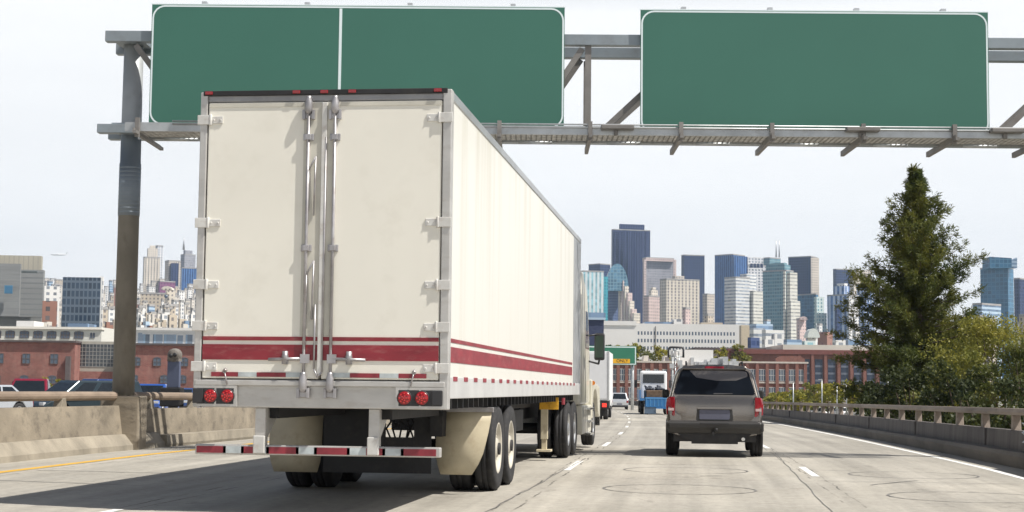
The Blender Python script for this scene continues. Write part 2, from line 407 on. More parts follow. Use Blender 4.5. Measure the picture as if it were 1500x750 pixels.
def strut(a, b, r=.055):
    a, b = Vector(a), Vector(b); d_ = (b-a).normalized(); s_ = d_.cross(Vector((0, 1, 0))).normalized(); y_ = Vector((0, 1, 0))
    m = MB(); q = [a+s_*r+y_*r, a-s_*r+y_*r, a-s_*r-y_*r, a+s_*r-y_*r]; L = b-a
    m.rings([q, [p+L for p in q]], smooth=False); return m.build('diagonal_brace', M_steel2, ga)
px_ = [1.3, 5.2, 9.1, 13.0, 16.9, 20.2]
strut((.15, -.42, 8.1), (1.25, -.42, 6.6)); strut((.15, .42, 8.0), (1.25, .42, 6.55))
for i in range(0, 5):
    for y0 in (-.42, .42):
        strut((px_[i]+.35, y0, 6.5), (px_[i]+2.0, y0, 8.1 if y0 < 0 else 8.05))
        if i < 4: strut((px_[i+1]-1.15, y0, 6.5), (px_[i+1]-.12, y0, 8.1 if y0 < 0 else 8.05))
# walkway with grating, its edge rails and the bracket arms that carry it
M_grate = mat('walkway_grating', (.33, .315, .28), .6, .3, var=.3, scale=9, dirt=(.14, .12, .1), dirt_amt=.6)
wk = MB()
for k in range(9): wk.box(.35, GL-.6, -1.62+k*.115, -1.595+k*.115, 6.26+LZ, 6.30+LZ)
for k in range(190): wk.box(.35+k*.098, .365+k*.098, -1.62, -.67, 6.265+LZ, 6.295+LZ)
wk.build('walkway_grating', M_grate, ga)
for y0, z0 in ((-1.67, 6.25), (-.64, 6.25)): MB().box(.3, GL-.55, y0-.025, y0+.025, z0-.03+LZ, z0+.14+LZ).build('walkway_edge', M_galv, ga)
for z in (6.29, 6.345): MB().tube((1.2, -1.72, z), (GL-.55, -1.72, z), .016).build('light_conduit', M_galv, ga)
for k in range(11):
    x = .55+1.71*k
    b = MB(); b.box(x-.035, x+.035, -1.95, .3, 6.07, 6.13); b.box(x-.035, x-.02, -1.95, .3, 6.13, 6.175); b.box(x-.04, x+.04, -1.78, -1.70, 6.03, 6.40)
    b.build('bracket_arm', M_steel2, ga)
    if k < 10:
        l = MB(); l.tube((x+.35, -1.0, 6.10), (x+1.0, -1.0, 6.10), .04, n=6); l.build('conduit_run', M_galv, ga)
for x in (9.3, 13.9, 16.6): MB().box(x, x+.62, -1.9, -1.68, 6.24, 6.32).box(x+.25, x+.32, -1.78, -1.70, 6.13, 6.24).build('sign_light', M_steel2, ga, bevel=.012)

# green signs hang on the front of the truss
M_green = mat('sign_green', (.042, .150, .112), .45, var=.03, scale=.6)
M_border = mat('sign_border_white', (.72, .82, .84), .4, var=.03)
M_alu = mat('aluminium', (.55, .56, .57), .38, .75, var=.1, scale=2, dirt=(.4, .39, .36), dirt_amt=.3)
def rrect(x0, x1, z0, z1, r, n=7):
    pts = []
    for cx, cz, a in ((x1-r, z0+r, -90), (x1-r, z1-r, 0), (x0+r, z1-r, 90), (x0+r, z0+r, 180)):
        for i in range(n): t = math.radians(a+90*i/(n-1)); pts.append((cx+r*math.cos(t), cz+r*math.sin(t)))
    return pts
def sign(x0, x1, z0, z1, label, div=None):
    t = thing('highway_sign', label, 'road sign', (GX+x0*math.cos(GA)+.62*math.sin(GA), GY+x0*math.sin(GA)-.62*math.cos(GA), z0), GA, 'blank green signs on the gantry')
    x0, x1 = x0*1, x1*1; w_, h_ = x1-x0, z1-z0
    MB().box(0, w_, 0, .05, 0, h_).build('panel', M_green, t)
    o_, i_ = rrect(.012, w_-.012, .012, h_-.012, .26), rrect(.045, w_-.045, .045, h_-.045, .227)
    b = MB()
    for k in range(len(o_)):
        j = (k+1) % len(o_)
        b.poly([(o_[k][0], -.003, o_[k][1]), (o_[j][0], -.003, o_[j][1]), (i_[j][0], -.003, i_[j][1]), (i_[k][0], -.003, i_[k][1])])
    b.build('border', M_border, t)
    if div: MB().box(div-.028, div+.028, -.004, -.001, .055, h_-.055).build('divider_line', M_border, t)
    for k in range(4):
        x = w_*(k+.5)/4; MB().box(x-.05, x+.05, .052, .2, -.05, h_+.085).build('mounting_post', M_alu, t)
    MB().box(-.012, w_+.012, .0, .045, h_+.001, h_+.02).build('edge_trim', M_border, t)
    return t
sign(.50, 8.79, 6.44, 8.895, 'wide blank green sign split by a white line, behind the truck top', 3.80)
sign(10.31, 17.24, 6.355, 8.86, 'single blank green sign panel without divider, hanging over the right lanes')

# ------------------------------------------------------------------ wheels
M_rub = mat('tyre_rubber', (.022, .022, .024), .85, var=.25, scale=6, dirt=(.10, .09, .08), dirt_amt=.35)
M_rim = mat('steel_wheel_cream', (.50, .47, .40), .5, .1, var=.1, scale=4, dirt=(.35, .27, .2), dirt_amt=.4)
M_alrim = mat('alloy_wheel', (.5, .51, .52), .35, .8, var=.1, scale=4)
M_blk = mat('black_chassis', (.018, .018, .02), .65, var=.3, scale=3, dirt=(.07, .06, .05), dirt_amt=.4)
M_plas = mat('black_plastic', (.03, .03, .033), .5, var=.15)
def wheel(root, x, y, z, r, w, side, rim=None, rr=.56, name='wheel', dual=False, deep=.06):
    """side +1: outer face towards +x. Tyre and rim are sub-parts of the wheel."""
    t = MB(); rim = rim or M_alrim; h = w/2
    tp = [(r*rr, -h*.86), (r*.80, -h), (r*.94, -h*.93), (r, -h*.72), (r, -h*.30), (r*.975, -h*.27), (r*.975, -h*.20), (r, -h*.17), (r, h*.17), (r*.975, h*.2), (r*.975, h*.27), (r, h*.3), (r, h*.72), (r*.94, h*.93), (r*.80, h), (r*rr, h*.86)]
    t.lathe(tp, (0, 0, 0), 'x', 36)
    if dual:
        t.lathe([(q, o-side*(w+.05)) for q, o in tp], (0, 0, 0), 'x', 36)
    o = t.build(name, M_rub, root); o.location = (x, y, z)
    q = MB(); s = side
    q.lathe([(r*rr*1.03, s*h*.84), (r*rr*.97, s*h*.9), (r*rr*.92, s*(h*.8)), (r*rr*.88, s*(h-deep)), (r*rr*.5, s*(h-deep-.012)), (r*rr*.40, s*(h-deep+.03)), (r*rr*.34, s*(h-deep+.05)), (0, s*(h-deep+.055))], (0, 0, 0), 'x', 30)
    for k in range(8):
        a = 2*PI*k/8; cy, cz = r*rr*.62*math.cos(a), r*rr*.62*math.sin(a)
        q.tube((s*(h-deep-.015), cy, cz), (s*(h-deep+.018), cy, cz), r*.025, n=6)
    q.build('rim', rim, o)
    return o

# ------------------------------------------------------------------ the semi-trailer
def trailer_white():
    m, nt, b = new_mat('trailer_side_white'); c = coords(nt); sp = nt.nodes.new('ShaderNodeSeparateXYZ'); link(nt, c, sp.inputs[0])
    seam = math_node(nt, 'LESS_THAN', math_node(nt, 'FRACT', math_node(nt, 'DIVIDE', math_node(nt, 'ADD', sp.outputs[1], .35), 1.22)), .012)
    st = ramp(nt, noise(nt, scaled(nt, c, (1, 3.2, .16)), 1.2, 5), .48, .78, 0, .75)
    st = math_node(nt, 'MULTIPLY', st, ramp(nt, sp.outputs[2], 1.6, 4.2, .45, 1))
    col = mix_col(nt, st, (.72, .71, .66), (.53, .50, .40))
    col = mix_col(nt, math_node(nt, 'MULTIPLY', seam, .3), col, (.6, .59, .55))
    link(nt, col, b.inputs['Base Color']); b.inputs['Roughness'].default_value = .38
    bn = nt.nodes.new('ShaderNodeBump'); bn.inputs['Strength'].default_value = .05; bn.inputs['Distance'].default_value = .05
    link(nt, noise(nt, scaled(nt, c, (1, 1.6, .4)), 1.3, 3), bn.inputs['Height']); link(nt, bn.outputs[0], b.inputs['Normal'])
    return m
M_side = trailer_white()
M_brail = mat('bottom_rail_alu', (.66, .66, .65), .45, .35, var=.1, scale=1.5, dirt=(.5, .48, .45), dirt_amt=.35)
M_door = mat('door_cream', (.84, .815, .73), .5, var=.035, scale=.8, dirt=(.70, .67, .58), dirt_amt=.5)
M_red = mat('stripe_maroon', (.25, .022, .034), .45, var=.22, scale=2.5, stretch=(1, 1, 3), dirt=(.40, .19, .17), dirt_amt=.45)
M_frame = mat('stainless_frame', (.52, .51, .49), .42, .4, var=.12, scale=2, stretch=(1, 1, 2.5), dirt=(.38, .34, .3), dirt_amt=.5)
M_hdr = mat('header_grey', (.30, .30, .31), .45, .5, var=.15, scale=2, dirt=(.5, .48, .44), dirt_amt=.4)
M_hinge = mat('hinge_white', (.66, .65, .62), .45, .2, var=.12, scale=6, dirt=(.4, .3, .22), dirt_amt=.45)
M_rod = mat('lock_rod_zinc', (.40, .39, .40), .4, .55, var=.25, scale=3, dirt=(.2, .14, .11), dirt_amt=.6)
M_gask_shade = mat('door_gasket_shade', (.58, .56, .49), .7, var=.1, scale=3)
M_lens = mat('red_lens', (.27, .008, .012), .25, var=.1, scale=20, coat=.5)
M_led = mat('led_glow', (.5, .02, .02), .4, emit=(1, .06, .05, .12))
M_tapeR = mat('tape_red', (.27, .03, .045), .45, var=.25, scale=8); M_tapeW = mat('tape_white', (.50, .55, .56), .45, var=.25, scale=8)
M_flap = mat('mud_flap_cream', (.52, .46, .33), .6, var=.1, scale=3, dirt=(.36, .28, .18), dirt_amt=.6)
M_amber = mat('amber_lens', (.7, .22, .02), .3)
X0, X1, Y0, Y1, Z0, Z1 = -5.21, -2.61, 15.5, 31.7, 1.17, 4.26
tr = thing('semi_trailer', 'long white box trailer with maroon stripes and closed rear doors', 'truck trailer', ((X0+X1)/2, Y0, 0))
OX, OY = (X0+X1)/2, Y0
def tp(mb, name, mats, bevel=0, parent=None, seg=2):       # trailer part given in world coordinates
    mb.v = [(x-OX, y-OY, z) for x, y, z in mb.v]
    return mb.build(name, mats, parent or tr, bevel=bevel, seg=seg)
# box: side walls, roof and rounded aluminium nose
b = MB(); b.box(X0, X1, Y0+.12, Y1-1.9, Z0+.22, Z1-.08); tp(b, 'box_body', M_side)
b = MB(); b.prism([(X0, Y1-1.898), (X1, Y1-1.898), (X1, Y1-.35), (X1-.1, Y1-.1), (X1-.35, Y1), (X0+.35, Y1), (X0+.1, Y1-.1), (X0, Y1-.35)], 'z', Z0+.22, Z1-.08); tp(b, 'nose_panel', M_alu)
for k in range(5): tp(MB().box(X1, X1+.012, Y1-1.85+k*.36, Y1-1.82+k*.36, Z0+.22, Z1-.1), 'nose_rib', M_alu)
for s, x in ((-1, X0), (1, X1)):
    a, c = sorted((x-s*.06, x+s*.012))
    tp(MB().box(a, c, Y0+.121, Y1-.3, Z1-.079, Z1+.012), 'top_rail', M_alu, .008)
    tp(MB().box(a, c, Y0+.121, Y1-.3, Z0, Z0+.219), 'bottom_rail', M_brail, .008)
tp(MB().box(X0+.061, X1-.061, Y0+.12, Y1-.3, Z1-.078, Z1-.005), 'roof', M_alu)
# side stripes, seams, reflective squares (right side in view; left side the same)
for s, x in ((1, X1), (-1, X0)):
    a, c = sorted((x+s*.0015, x+s*.005))
    tp(MB().box(a, c, Y0+.13, 29.6, 1.735, 1.775), 'stripe', M_red); tp(MB().box(a, c, Y0+.13, 29.6, 1.535, 1.69), 'stripe', M_red)
    a, c = sorted((x+s*.013, x+s*.016))
    for k in range(21 if s > 0 else 0): y = Y0+.3+k*.70; tp(MB().box(a, c, y, y+.26, 1.345, 1.392), 'reflective_tape', M_tapeR)
# rear frame
tp(MB().box(X0, X0+.075, Y0-.02, Y0+.12, 1.06, Z1+.02), 'rear_post', M_frame, .01)
tp(MB().box(X1-.075, X1+.014, Y0-.02, Y0+.12, 1.06, Z1+.02), 'rear_post', M_frame, .01)
tp(MB().box(X0+.0755, X1-.0755, Y0+.0, Y0+.12, Z1-.085, Z1+.018), 'header', M_hdr, .01)
tp(MB().box(X0+.03, X1-.03, Y0-.028, Y0+.0-.001, Z1-.022, Z1+.03), 'header_lip', M_blk, .006)
tp(MB().box(X0+.0755, X1-.0755, Y0+.01, Y0+.3, 1.06, 1.345), 'rear_sill', M_frame, .012)
tp(MB().box(X0+.02, X1-.02, Y0-.03, Y0+.008, 1.28, 1.335), 'sill_step', M_frame, .008)
for x in (X0+.09, -4.2, -3.91, -3.62, X1-.13): tp(MB().box(x-.04, x+.04, Y0-.046, Y0-.029, Z1-.012, Z1+.022), 'marker_light', [M_lens], .006)
# doors
XM = -3.905
for (xa, xb) in ((X0+.085, XM-.012), (XM+.012, X1-.085)):
    dr = MB().box(xa, xb, Y0-.01, Y0+.1, 1.352, Z1-.09); dr = tp(dr, 'rear_door', M_door, .012)
    w_ = MB().box(xa+.002, xb-.002, Y0-.018, Y0-.0115, 1.735, 1.775); tp(w_, 'stripe', M_red, parent=dr)
    w_ = MB().box(xa+.002, xb-.002, Y0-.018, Y0-.0115, 1.54, 1.695); tp(w_, 'stripe', M_red, parent=dr)
    q = MB(); n = 0; x = xa+.1
    lens = (.28, .19, .30, .17) if xa < XM-.5 else (.20, .30, .19, .28)
    for k, l in enumerate(lens):
        q.box(x, min(x+l, xb-.02), Y0-.019, Y0-.0115, 1.37, 1.415, (k % 2) if xa < XM-.5 else 1-(k % 2)); x += l+.002
    tp(q, 'reflective_tape', [M_tapeR, M_tapeW], parent=dr)
    in_a, in_b = (xb-.20, xb-.005) if xb < XM else (xa+.005, xa+.10)
    tp(MB().box(in_a, in_b, Y0-.017, Y0-.0115, 1.785, Z1-.1), 'gasket_shade_strip', M_gask_shade, parent=dr)  # darker strip stands in for the lock rods' shadow on the door
    tp(MB().box(xa+.01, xb-.01, Y0-.0175, Y0-.0115, Z1-.14, Z1-.1), 'gasket_shade_strip', M_gask_shade, parent=dr)
    left_door = xb < XM
    for z in (3.99, 2.93, 2.30, 1.88, 1.47):
        h = MB(); s = 1 if left_door else -1; xe = xa if left_door else xb
        def bx(a, c, *r):
            p, q_ = sorted((xe+s*a, xe+s*c)); h.box(p, q_, *r)
        bx(-.11, .02, Y0-.035, Y0-.021, z-.05, z+.05); bx(.035, .155, Y0-.022, Y0-.008, z-.038, z+.038)
        h.tube((xe+s*.027, Y0-.026, z-.055), (xe+s*.027, Y0-.026, z+.055), .016, n=8)
        for u in (.06, .13): h.tube((xe+s*u, Y0-.03, z), (xe+s*u, Y0-.02, z), .012, n=6)
        tp(h, 'hinge', M_hinge, .005, dr)
# centre post moulding
tp(MB().box(XM-.024, XM+.03, Y0-.034, Y0+.03, 1.40, Z1-.1), 'centre_moulding', M_hinge, .006)
# lock rods, guides, handles
for s, x in ((-1, -4.065), (1, -3.79)):
    r = MB(); r.tube((x, Y0-.034, 1.25), (x, Y0-.034, Z1-.06), .016, n=10)
    rod = tp(r, 'lock_rod', M_rod)
    for z in (3.80, 2.67): 
        q = MB().box(x-.055, x+.055, Y0-.03, Y0-.008, z-.035, z+.035); q.box(x-.03, x+.03, Y0-.056, Y0-.031, z-.03, z+.03); tp(q, 'rod_guide', M_rod, .006, rod)
    for za, zb in ((Z1-.22, Z1-.04), (1.22, 1.42)):
        q = MB(); q.lathe([(0, za), (.026, za), (.04, za+.035), (.04, zb-.06), (.026, zb-.02), (.026, zb), (0, zb)], (x, Y0-.045, 0), 'z', 10); tp(q, 'cam_lock', M_rod, parent=rod)
        q = MB().box(x-.06, x+.06, Y0-.035, Y0-.001, za-.05, za+.02); q.box(x-.065, x-.035, Y0-.052, Y0-.02, za-.06, za+.04); q.box(x+.035, x+.065, Y0-.052, Y0-.02, za-.06, za+.04); tp(q, 'keeper', M_rod, .005, rod)
    h = MB(); xa, xb = (x-.02, x-.36) if s < 0 else (x+.02, x+.36)
    h.tube((xa, Y0-.05, 1.555), (xb, Y0-.05, 1.545), .016, n=8)
    xc = x+s*.19; h.box(xc-.03, xc+.03, Y0-.052, Y0+.018, 1.50, 1.59); h.tube((xc, Y0-.04, 1.5), (xc, Y0-.04, 1.63), .03, n=8); h.box(x-.03, x+.06, Y0-.065, Y0-.03, 1.51, 1.60)
    tp(h, 'door_handle', M_rod, parent=rod)
for x, za, zb in ((-4.0, 3.05, 3.62), (-4.0, 2.0, 2.56)):     # folded grab wires beside the centre moulding
    q = MB().path([(x-.055, Y0-.02, za), (x-.055, Y0-.04, zb-.16), (x+.02, Y0-.045, zb-.02), (x+.005, Y0-.03, za-.05)], .009, n=6); tp(q, 'grab_wire', M_rod)
tp(MB().path([(-3.96, Y0-.03, 2.1), (-3.96, Y0-.03, 1.45), (-3.92, Y0-.035, 1.37), (-3.88, Y0-.03, 1.42), (-3.882, Y0-.028, 3.8)], .010, n=8), 'tie_cable', M_rod)
for x in (X0+.33, X1-.33):   # door hold-back chain hooks
    tp(MB().tube((x, Y0-.04, 1.42), (x, Y0+.0, 1.44), .022, n=8).tube((x, Y0-.035, 1.42), (x+.03*(1 if x < -4 else -1), Y0-.04, 1.29), .007, n=6), 'hold_back_hook', M_rod)
# tail lamps
def lamp_cluster(xs_round, xblk, xa, xb):
    q = MB().box(xa, xb, Y0-.034, Y0+.008, 1.07, 1.279); q.box(xa+.03, (xa+xb)/2-.01, Y0-.0355, Y0-.034, 1.094, 1.252, 1); q.box((xa+xb)/2+.01, xb-.03, Y0-.0355, Y0-.034, 1.094, 1.252, 1)
    o = tp(q, 'lamp_housing', [M_frame, M_plas], 0)
    for x in xs_round:
        l = MB(); l.lathe([(.066, -.036), (.066, -.048), (.056, -.054), (.02, -.062), (0, -.063)], (x, Y0, 1.173), 'y', 20, 0)
        l.lathe([(.076, -.0355), (.076, -.044), (.066, -.046), (.066, -.036)], (x, Y0, 1.173), 'y', 20, 1)
        for rr_, n in ((.045, 8), (.022, 5), (0, 1)):
            for k in range(n):
                a = 2*PI*k/n; l.tube((x+rr_*math.cos(a), Y0-.054, 1.173+rr_*math.sin(a)), (x+rr_*math.cos(a), Y0-.065, 1.173+rr_*math.sin(a)), .008, n=6, mi=2)
        tp(l, 'tail_lamp', [M_lens, M_plas, M_led], parent=o)
    tp(MB().box(xblk-.055, xblk+.055, Y0-.052, Y0-.036, 1.10, 1.25), 'light_module', M_plas, .01, o)
lamp_cluster((-5.02, -4.845), -5.15, -5.19, -4.75)
lamp_cluster((-3.03, -2.855), -2.70, -3.12, -2.625)
# underride guard
for x in (-4.525, -3.355):
    q = MB().box(x-.055, x+.055, Y0+.06, Y0+.16, .62, 1.06); q.prism([(Y0+.161, 1.05), (Y0+.75, 1.05), (Y0+.161, .70)], 'x', x-.03, x+.03); tp(q, 'guard_post', M_frame, .01)
    tp(MB().box(x-.06, x+.06, Y0+.02, Y0+.058, .60, .78), 'guard_gusset', M_hinge, .01)
tp(MB().box(-5.2, -2.68, Y0+.06, Y0+.16, .585, .685), 'guard_bar', M_frame, .01)
q = MB(); x = -5.18
for k, l in enumerate((.31, .22, .19, .07, .10, .34, .22, .37, .20, .06, .2, .22, .36)):
    if k not in (3, 9): q.box(x, x+l-.004, Y0+.052, Y0+.059, .60, .668, 0 if k in (0, 2, 5, 7, 10, 12) else 1)
    x += l-.033
tp(q, 'guard_tape', [M_tapeR, M_tapeW])
# underside: rails, cross members, bogie, axles, springs, hoses
tp(MB().box(-4.6, -4.4, Y0+.3, Y1-.6, .95, 1.16).box(-3.42, -3.22, Y0+.3, Y1-.6, .95, 1.16), 'chassis_rail', M_blk)
q = MB()
for k in range(40): q.box(X0+.07, X1-.07, Y0+.32+.38*k, Y0+.37+.38*k, 1.06, 1.166)
tp(q, 'cross_member', M_blk)
tp(MB().box(-4.62, -4.47, 18.9, 22.6, .90, 1.0).box(-3.33, -3.18, 18.6, 22.6, .70, 1.0).box(-4.62, -3.18, 20.4, 20.5, .92, 1.0), 'bogie', M_blk)
for y in (19.85, 21.1):
    tp(MB().tube((-5.3, y, .52), (-2.65, y, .52), .075, n=12), 'axle', M_blk)
    wheel_kw = dict(r=.53, w=.27, rim=M_rim, rr=.60, dual=True, deep=.075)
    wheel(tr, -2.79-OX, y-OY, .53, side=1, **wheel_kw); wheel(tr, -5.20-OX, y-OY, .53, side=-1, **wheel_kw)
for k in range(6):
    x = -3.86+.05*k; tp(MB().path([(x, 18.85, 1.0), (x+.08*math.sin(k*2), 18.87, .86), (x-.06*math.cos(k), 18.9, .78), (x+.05*math.sin(k*3), 18.95, .62)], .012, n=5), 'air_hose', M_blk)
for x0_, x1_ in ((-5.36, -4.70), (-3.30, -2.63)):
    fl = MB(); rows = []
    for k in range(7):
        z = 1.0-.76*k/6; yy = 18.9-.05*math.sin(k/6*PI*.9)-.02*k/6; inset = .0 if k < 5 else (.02 if k == 5 else .06)
        rows.append([(x0_+inset, yy, z), (x1_-inset-.17*(k/6)**1.5*(1 if x0_ > -4 else 0), yy-.01, z), (x1_-inset-.17*(k/6)**1.5*(1 if x0_ > -4 else 0), yy+.003, z), (x0_+inset, yy+.013, z)])
    fl.rings(rows[::-1]); tp(fl, 'mud_flap', M_flap)
    tp(MB().box(x0_-.02, x1_+.02, 18.87, 18.95, .99, 1.05), 'flap_hanger', M_rod, .006)
    tp(MB().box(x0_+.05, x1_, 18.96, 19.3, 1.02, 1.05), 'flap_bracket', M_blk)
# landing gear and yellow placard on the side
for x in (-4.75, -2.98):
    q = MB().box(x-.06, x+.06, 28.2, 28.34, .38, 1.15); q.box(x-.045, x+.045, 28.215, 28.325, .20, .38); q.box(x-.13, x+.13, 28.12, 28.42, .16, .20); q.prism([(28.36, 1.1), (28.95, 1.1), (28.36, .62)], 'x', x-.02, x+.02)
    tp(q, 'landing_leg', M_flap, .006)
tp(MB().box(-2.99, -2.66, 27.5, 27.56, .92, 1.13), 'yellow_placard', mat('placard_yellow', (.62, .33, .02), .5, var=.15, scale=7, dirt=(.2, .09, .01), dirt_amt=.7), .004)
tp(MB().box(-2.66, -2.62, 28.1, 28.35, 1.0, 1.12), 'side_reflector', M_tapeR, .004)
tp(MB().box(-4.9, -3.0, 24.0, 25.2, .62, .95), 'tool_box', M_blk, .01)
tp(MB().box(-4.66, -3.90, 18.75, 18.78, .25, 1.0), 'under_shade_panel', M_blk); tp(MB().box(-3.55, -3.34, 18.75, 18.78, .25, 1.0), 'under_shade_panel', M_blk); tp(MB().box(-3.899, -3.551, 18.75, 18.78, .25, .68), 'under_shade_panel', M_blk)  # added black sheets standing in for the dark beneath the trailer

# ------------------------------------------------------------------ the tractor that pulls it
M_cab = mat('cab_cream', (.72, .69, .58), .35, var=.05, scale=2, coat=.3, dirt=(.55, .5, .4), dirt_amt=.3)
M_glass = mat('dark_glass', (.012, .016, .02), .06, var=.2, scale=1, spec=.6)
M_chrome = mat('chrome', (.6, .6, .6), .15, 1.0, var=.05)
tt = thing('tractor_unit', 'cream tractor unit with tall black wing mirror coupled ahead of the trailer', 'truck', (OX, 31.0, 0))
def qp(mb, name, mats, bevel=0, parent=None):
    mb.v = [(x, y-31.0, z) for x, y, z in mb.v]; return mb.build(name, mats, parent or tt, bevel=bevel)
qp(MB().box(-.45, -.3, 28.6, 38.2, .72, .98).box(.3, .45, 28.6, 38.2, .72, .98), 'chassis_rail', M_blk)
qp(MB().box(-.5, .5, 29.8, 31.1, .985, 1.05), 'fifth_wheel', M_blk)
for y in (29.75, 31.05):
    qp(MB().tube((-1.15, y, .52), (1.15, y, .52), .09, n=10), 'axle', M_blk)
    wheel(tt, 1.12, y-31, .52, .52, .26, 1, M_alrim, .58, dual=True); wheel(tt, -1.12, y-31, .52, .52, .26, -1, M_alrim, .58, dual=True)
cab = MB().prism([(32.6, .95), (35.0, .95), (35.0, 2.0), (34.55, 2.85), (34.2, 3.35), (33.0, 3.75), (32.6, 3.75)], 'x', -1.22, 1.22); qp(cab, 'cab', M_cab, .06)
hd = MB().prism([(35.01, .75), (37.7, .75), (37.75, 1.35), (37.6, 1.65), (35.01, 2.0)], 'x', -1.02, 1.02); qp(hd, 'hood', M_cab, .09)
for s in (-1, 1):
    a, c = sorted((s*.98, s*1.26))
    fe = [(35.45, .62), (35.5, .95), (35.7, 1.18), (36.1, 1.28), (36.6, 1.26), (37.0, 1.08), (37.2, .75), (37.75, .62), (37.75, .95), (37.55, 1.35), (35.2, 1.5), (35.2, .62)]
    qp(MB().prism(fe, 'x', a, c), 'fender', M_cab, .03)
    wheel(tt, s*1.08, 36.35-31, .5, .5, .28, s, M_alrim, .58)
    a, c = sorted((s*1.0, s*1.25)); qp(MB().box(a, c, 32.7, 35.15, .34, .94), 'side_fairing', M_cab, .03)
    a, c = sorted((s*1.215, s*1.225)); qp(MB().prism([(33.75, 2.15), (34.72, 2.15), (34.45, 2.7), (34.25, 2.95), (33.75, 2.95)], 'x', a, c), 'side_window', M_glass)
    for k in range(3): a, c = sorted((s*1.18, s*1.33)); qp(MB().box(a, c, 33.9, 34.9, .30+.27*k, .345+.27*k), 'cab_step', M_chrome, .006)
    mx = s*1.44
    mir = MB().box(mx-.115, mx+.115, 34.85, 34.97, 1.92, 2.52); mo = qp(mir, 'wing_mirror', M_plas, .04)
    qp(MB().box(mx-.09, mx+.09, 34.843, 34.85, 1.98, 2.46), 'mirror_glass', mat('mirror_glass', (.06, .09, .07), .12, .3), parent=mo)
    qp(MB().path([(s*1.2, 34.7, 2.45), (mx, 34.92, 2.50)], .02).path([(s*1.2, 34.7, 1.9), (mx-s*.02, 34.92, 1.84), (mx, 34.92, 1.95)], .022), 'mirror_arm', M_plas, parent=mo)
    qp(MB().tube((s*1.27, 35.3, 1.42), (s*1.27, 35.36, 1.42), .05, n=8), 'turn_lamp', M_amber)
    qp(MB().tube((s*.95, 32.45, .8), (s*.95, 32.45, 4.0), .07, n=12), 'exhaust_stack', M_chrome)
qp(MB().box(-1.15, 1.15, 32.58, 32.6, 1.2, 3.6), 'cab_back', M_cab)
q = MB().prism([(34.99, 2.1), (35.02, 2.1), (34.6, 2.82), (34.56, 2.82)], 'x', -1.05, 1.05); qp(q, 'windshield', M_glass)
qp(MB().box(-1.25, 1.25, 37.76, 37.95, .4, .72), 'bumper', M_chrome, .03)

# ------------------------------------------------------------------ the brown SUV ahead
M_suv = mat('suv_taupe_paint', (.19, .172, .155), .2, .75, var=.06, scale=2, coat=.6)
M_suvlow = mat('suv_lower_cladding', (.035, .034, .034), .45, .2, var=.12, scale=3)
M_tail = mat('tail_lamp_red', (.26, .008, .016), .15, coat=.8, var=.15, scale=7)
M_plate = mat('blank_plate_blue_grey', (.10, .105, .15), .5, var=.08)
M_winglass = mat('tinted_window', (.006, .008, .012), .06, var=.3, scale=1.5, spec=.18)
sv = thing('suv', 'brown grey SUV with dark rear window and blank plate driving ahead', 'car', (0.05, 31.2, grade(31.2)), heading(31)*.6)
def rear_off(z): return max(0, z-1.16)*.42+.38*max(0, min(z, 1.5)-.82)**2
def suv_ring(y, k=1.0, ztop=9, rear=True):
    half = [(.0, .40), (.62, .40), (.82, .44), (.895, .54), (.925, .72), (.93, .92), (.915, 1.07), (.885, 1.17), (.875, 1.21), (.79, 1.58), (.735, 1.70), (.60, 1.775), (.35, 1.805), (.0, 1.812)]
    pts = []
    for x, z in half:
        off = rear_off(z) if rear else 0
        zz = min(z, ztop); pts.append((x*k, y+off, zz))
    return pts+[(-x, y_, z) for x, y_, z in pts[-2:0:-1]]
body = MB()
body.rings([suv_ring(-.015, .93), suv_ring(.02, .975), suv_ring(.12, 1.0), suv_ring(.7, 1.0), suv_ring(1.0, 1.0, rear=False), suv_ring(3.0, 1.0, rear=False), suv_ring(3.35, .99, 1.5, False), suv_ring(3.75, .98, 1.14, False), suv_ring(4.45, .95, 1.02, False), suv_ring(4.68, .85, .9, False)])
body.build('body', M_suv, sv, weld=True, recalc=True)
def on_rear(x, z, out=.012): return (x, -.02+rear_off(z)-out, z)
def rear_panel(pts, out0, out1, name, m, parent=sv, bevel=0):
    q = MB(); a = [on_rear(x, z, out1) for x, z in pts]; c = [on_rear(x, z, out0) for x, z in pts]
    n = len(pts); q.poly(a); q.poly(c[::-1])
    for i in range(n): j = (i+1) % n; q.poly((a[i], c[i], c[j], a[j]))
    return q.build(name, m, parent, bevel=bevel)
def rr2(x0, x1, xt0, xt1, z0, z1, r=.05):
    return [(x0+r, z0), (x1-r, z0), (x1, z0+r), (xt1, z1-r), (xt1-r, z1), (xt0+r, z1), (xt0, z1-r), (x0, z0+r)]
rear_panel(rr2(-.79, .79, -.67, .67, 1.215, 1.70, .045), -.03, .014, 'rear_window', M_winglass, bevel=.006)
rear_panel(rr2(-.64, .64, -.62, .62, 1.715, 1.79, .02), -.05, .05, 'roof_spoiler', M_suv, bevel=.015)
rear_panel([(-.19, 1.735), (.19, 1.735), (.18, 1.775), (-.18, 1.775)], .05, .056, 'brake_light', M_tail)
tg = MB(); rows_ = []
for k in range(13):
    z = .66+.53*k/12; hw = .77-.05*(1-min(1, min(k, 12-k)/1.5)); cols = [-hw, -hw*.97, -hw*.5, 0, hw*.5, hw*.97, hw]
    rows_.append([(x, on_rear(x, z, .012-.03*(abs(x)/.77)**4)[1], z) for x in cols])
tg.rings(rows_, caps=False, closed=False); hatch = tg.build('tailgate', M_suv, sv)
rear_panel(rr2(-.36, .36, -.34, .34, .70, .985, .03), .008, .018, 'plate_recess', M_suvlow, hatch, .006)
rear_panel(rr2(-.35, .35, -.35, .35, .93, .99, .02), .012, .05, 'trim_bar', M_suv, hatch, .01)
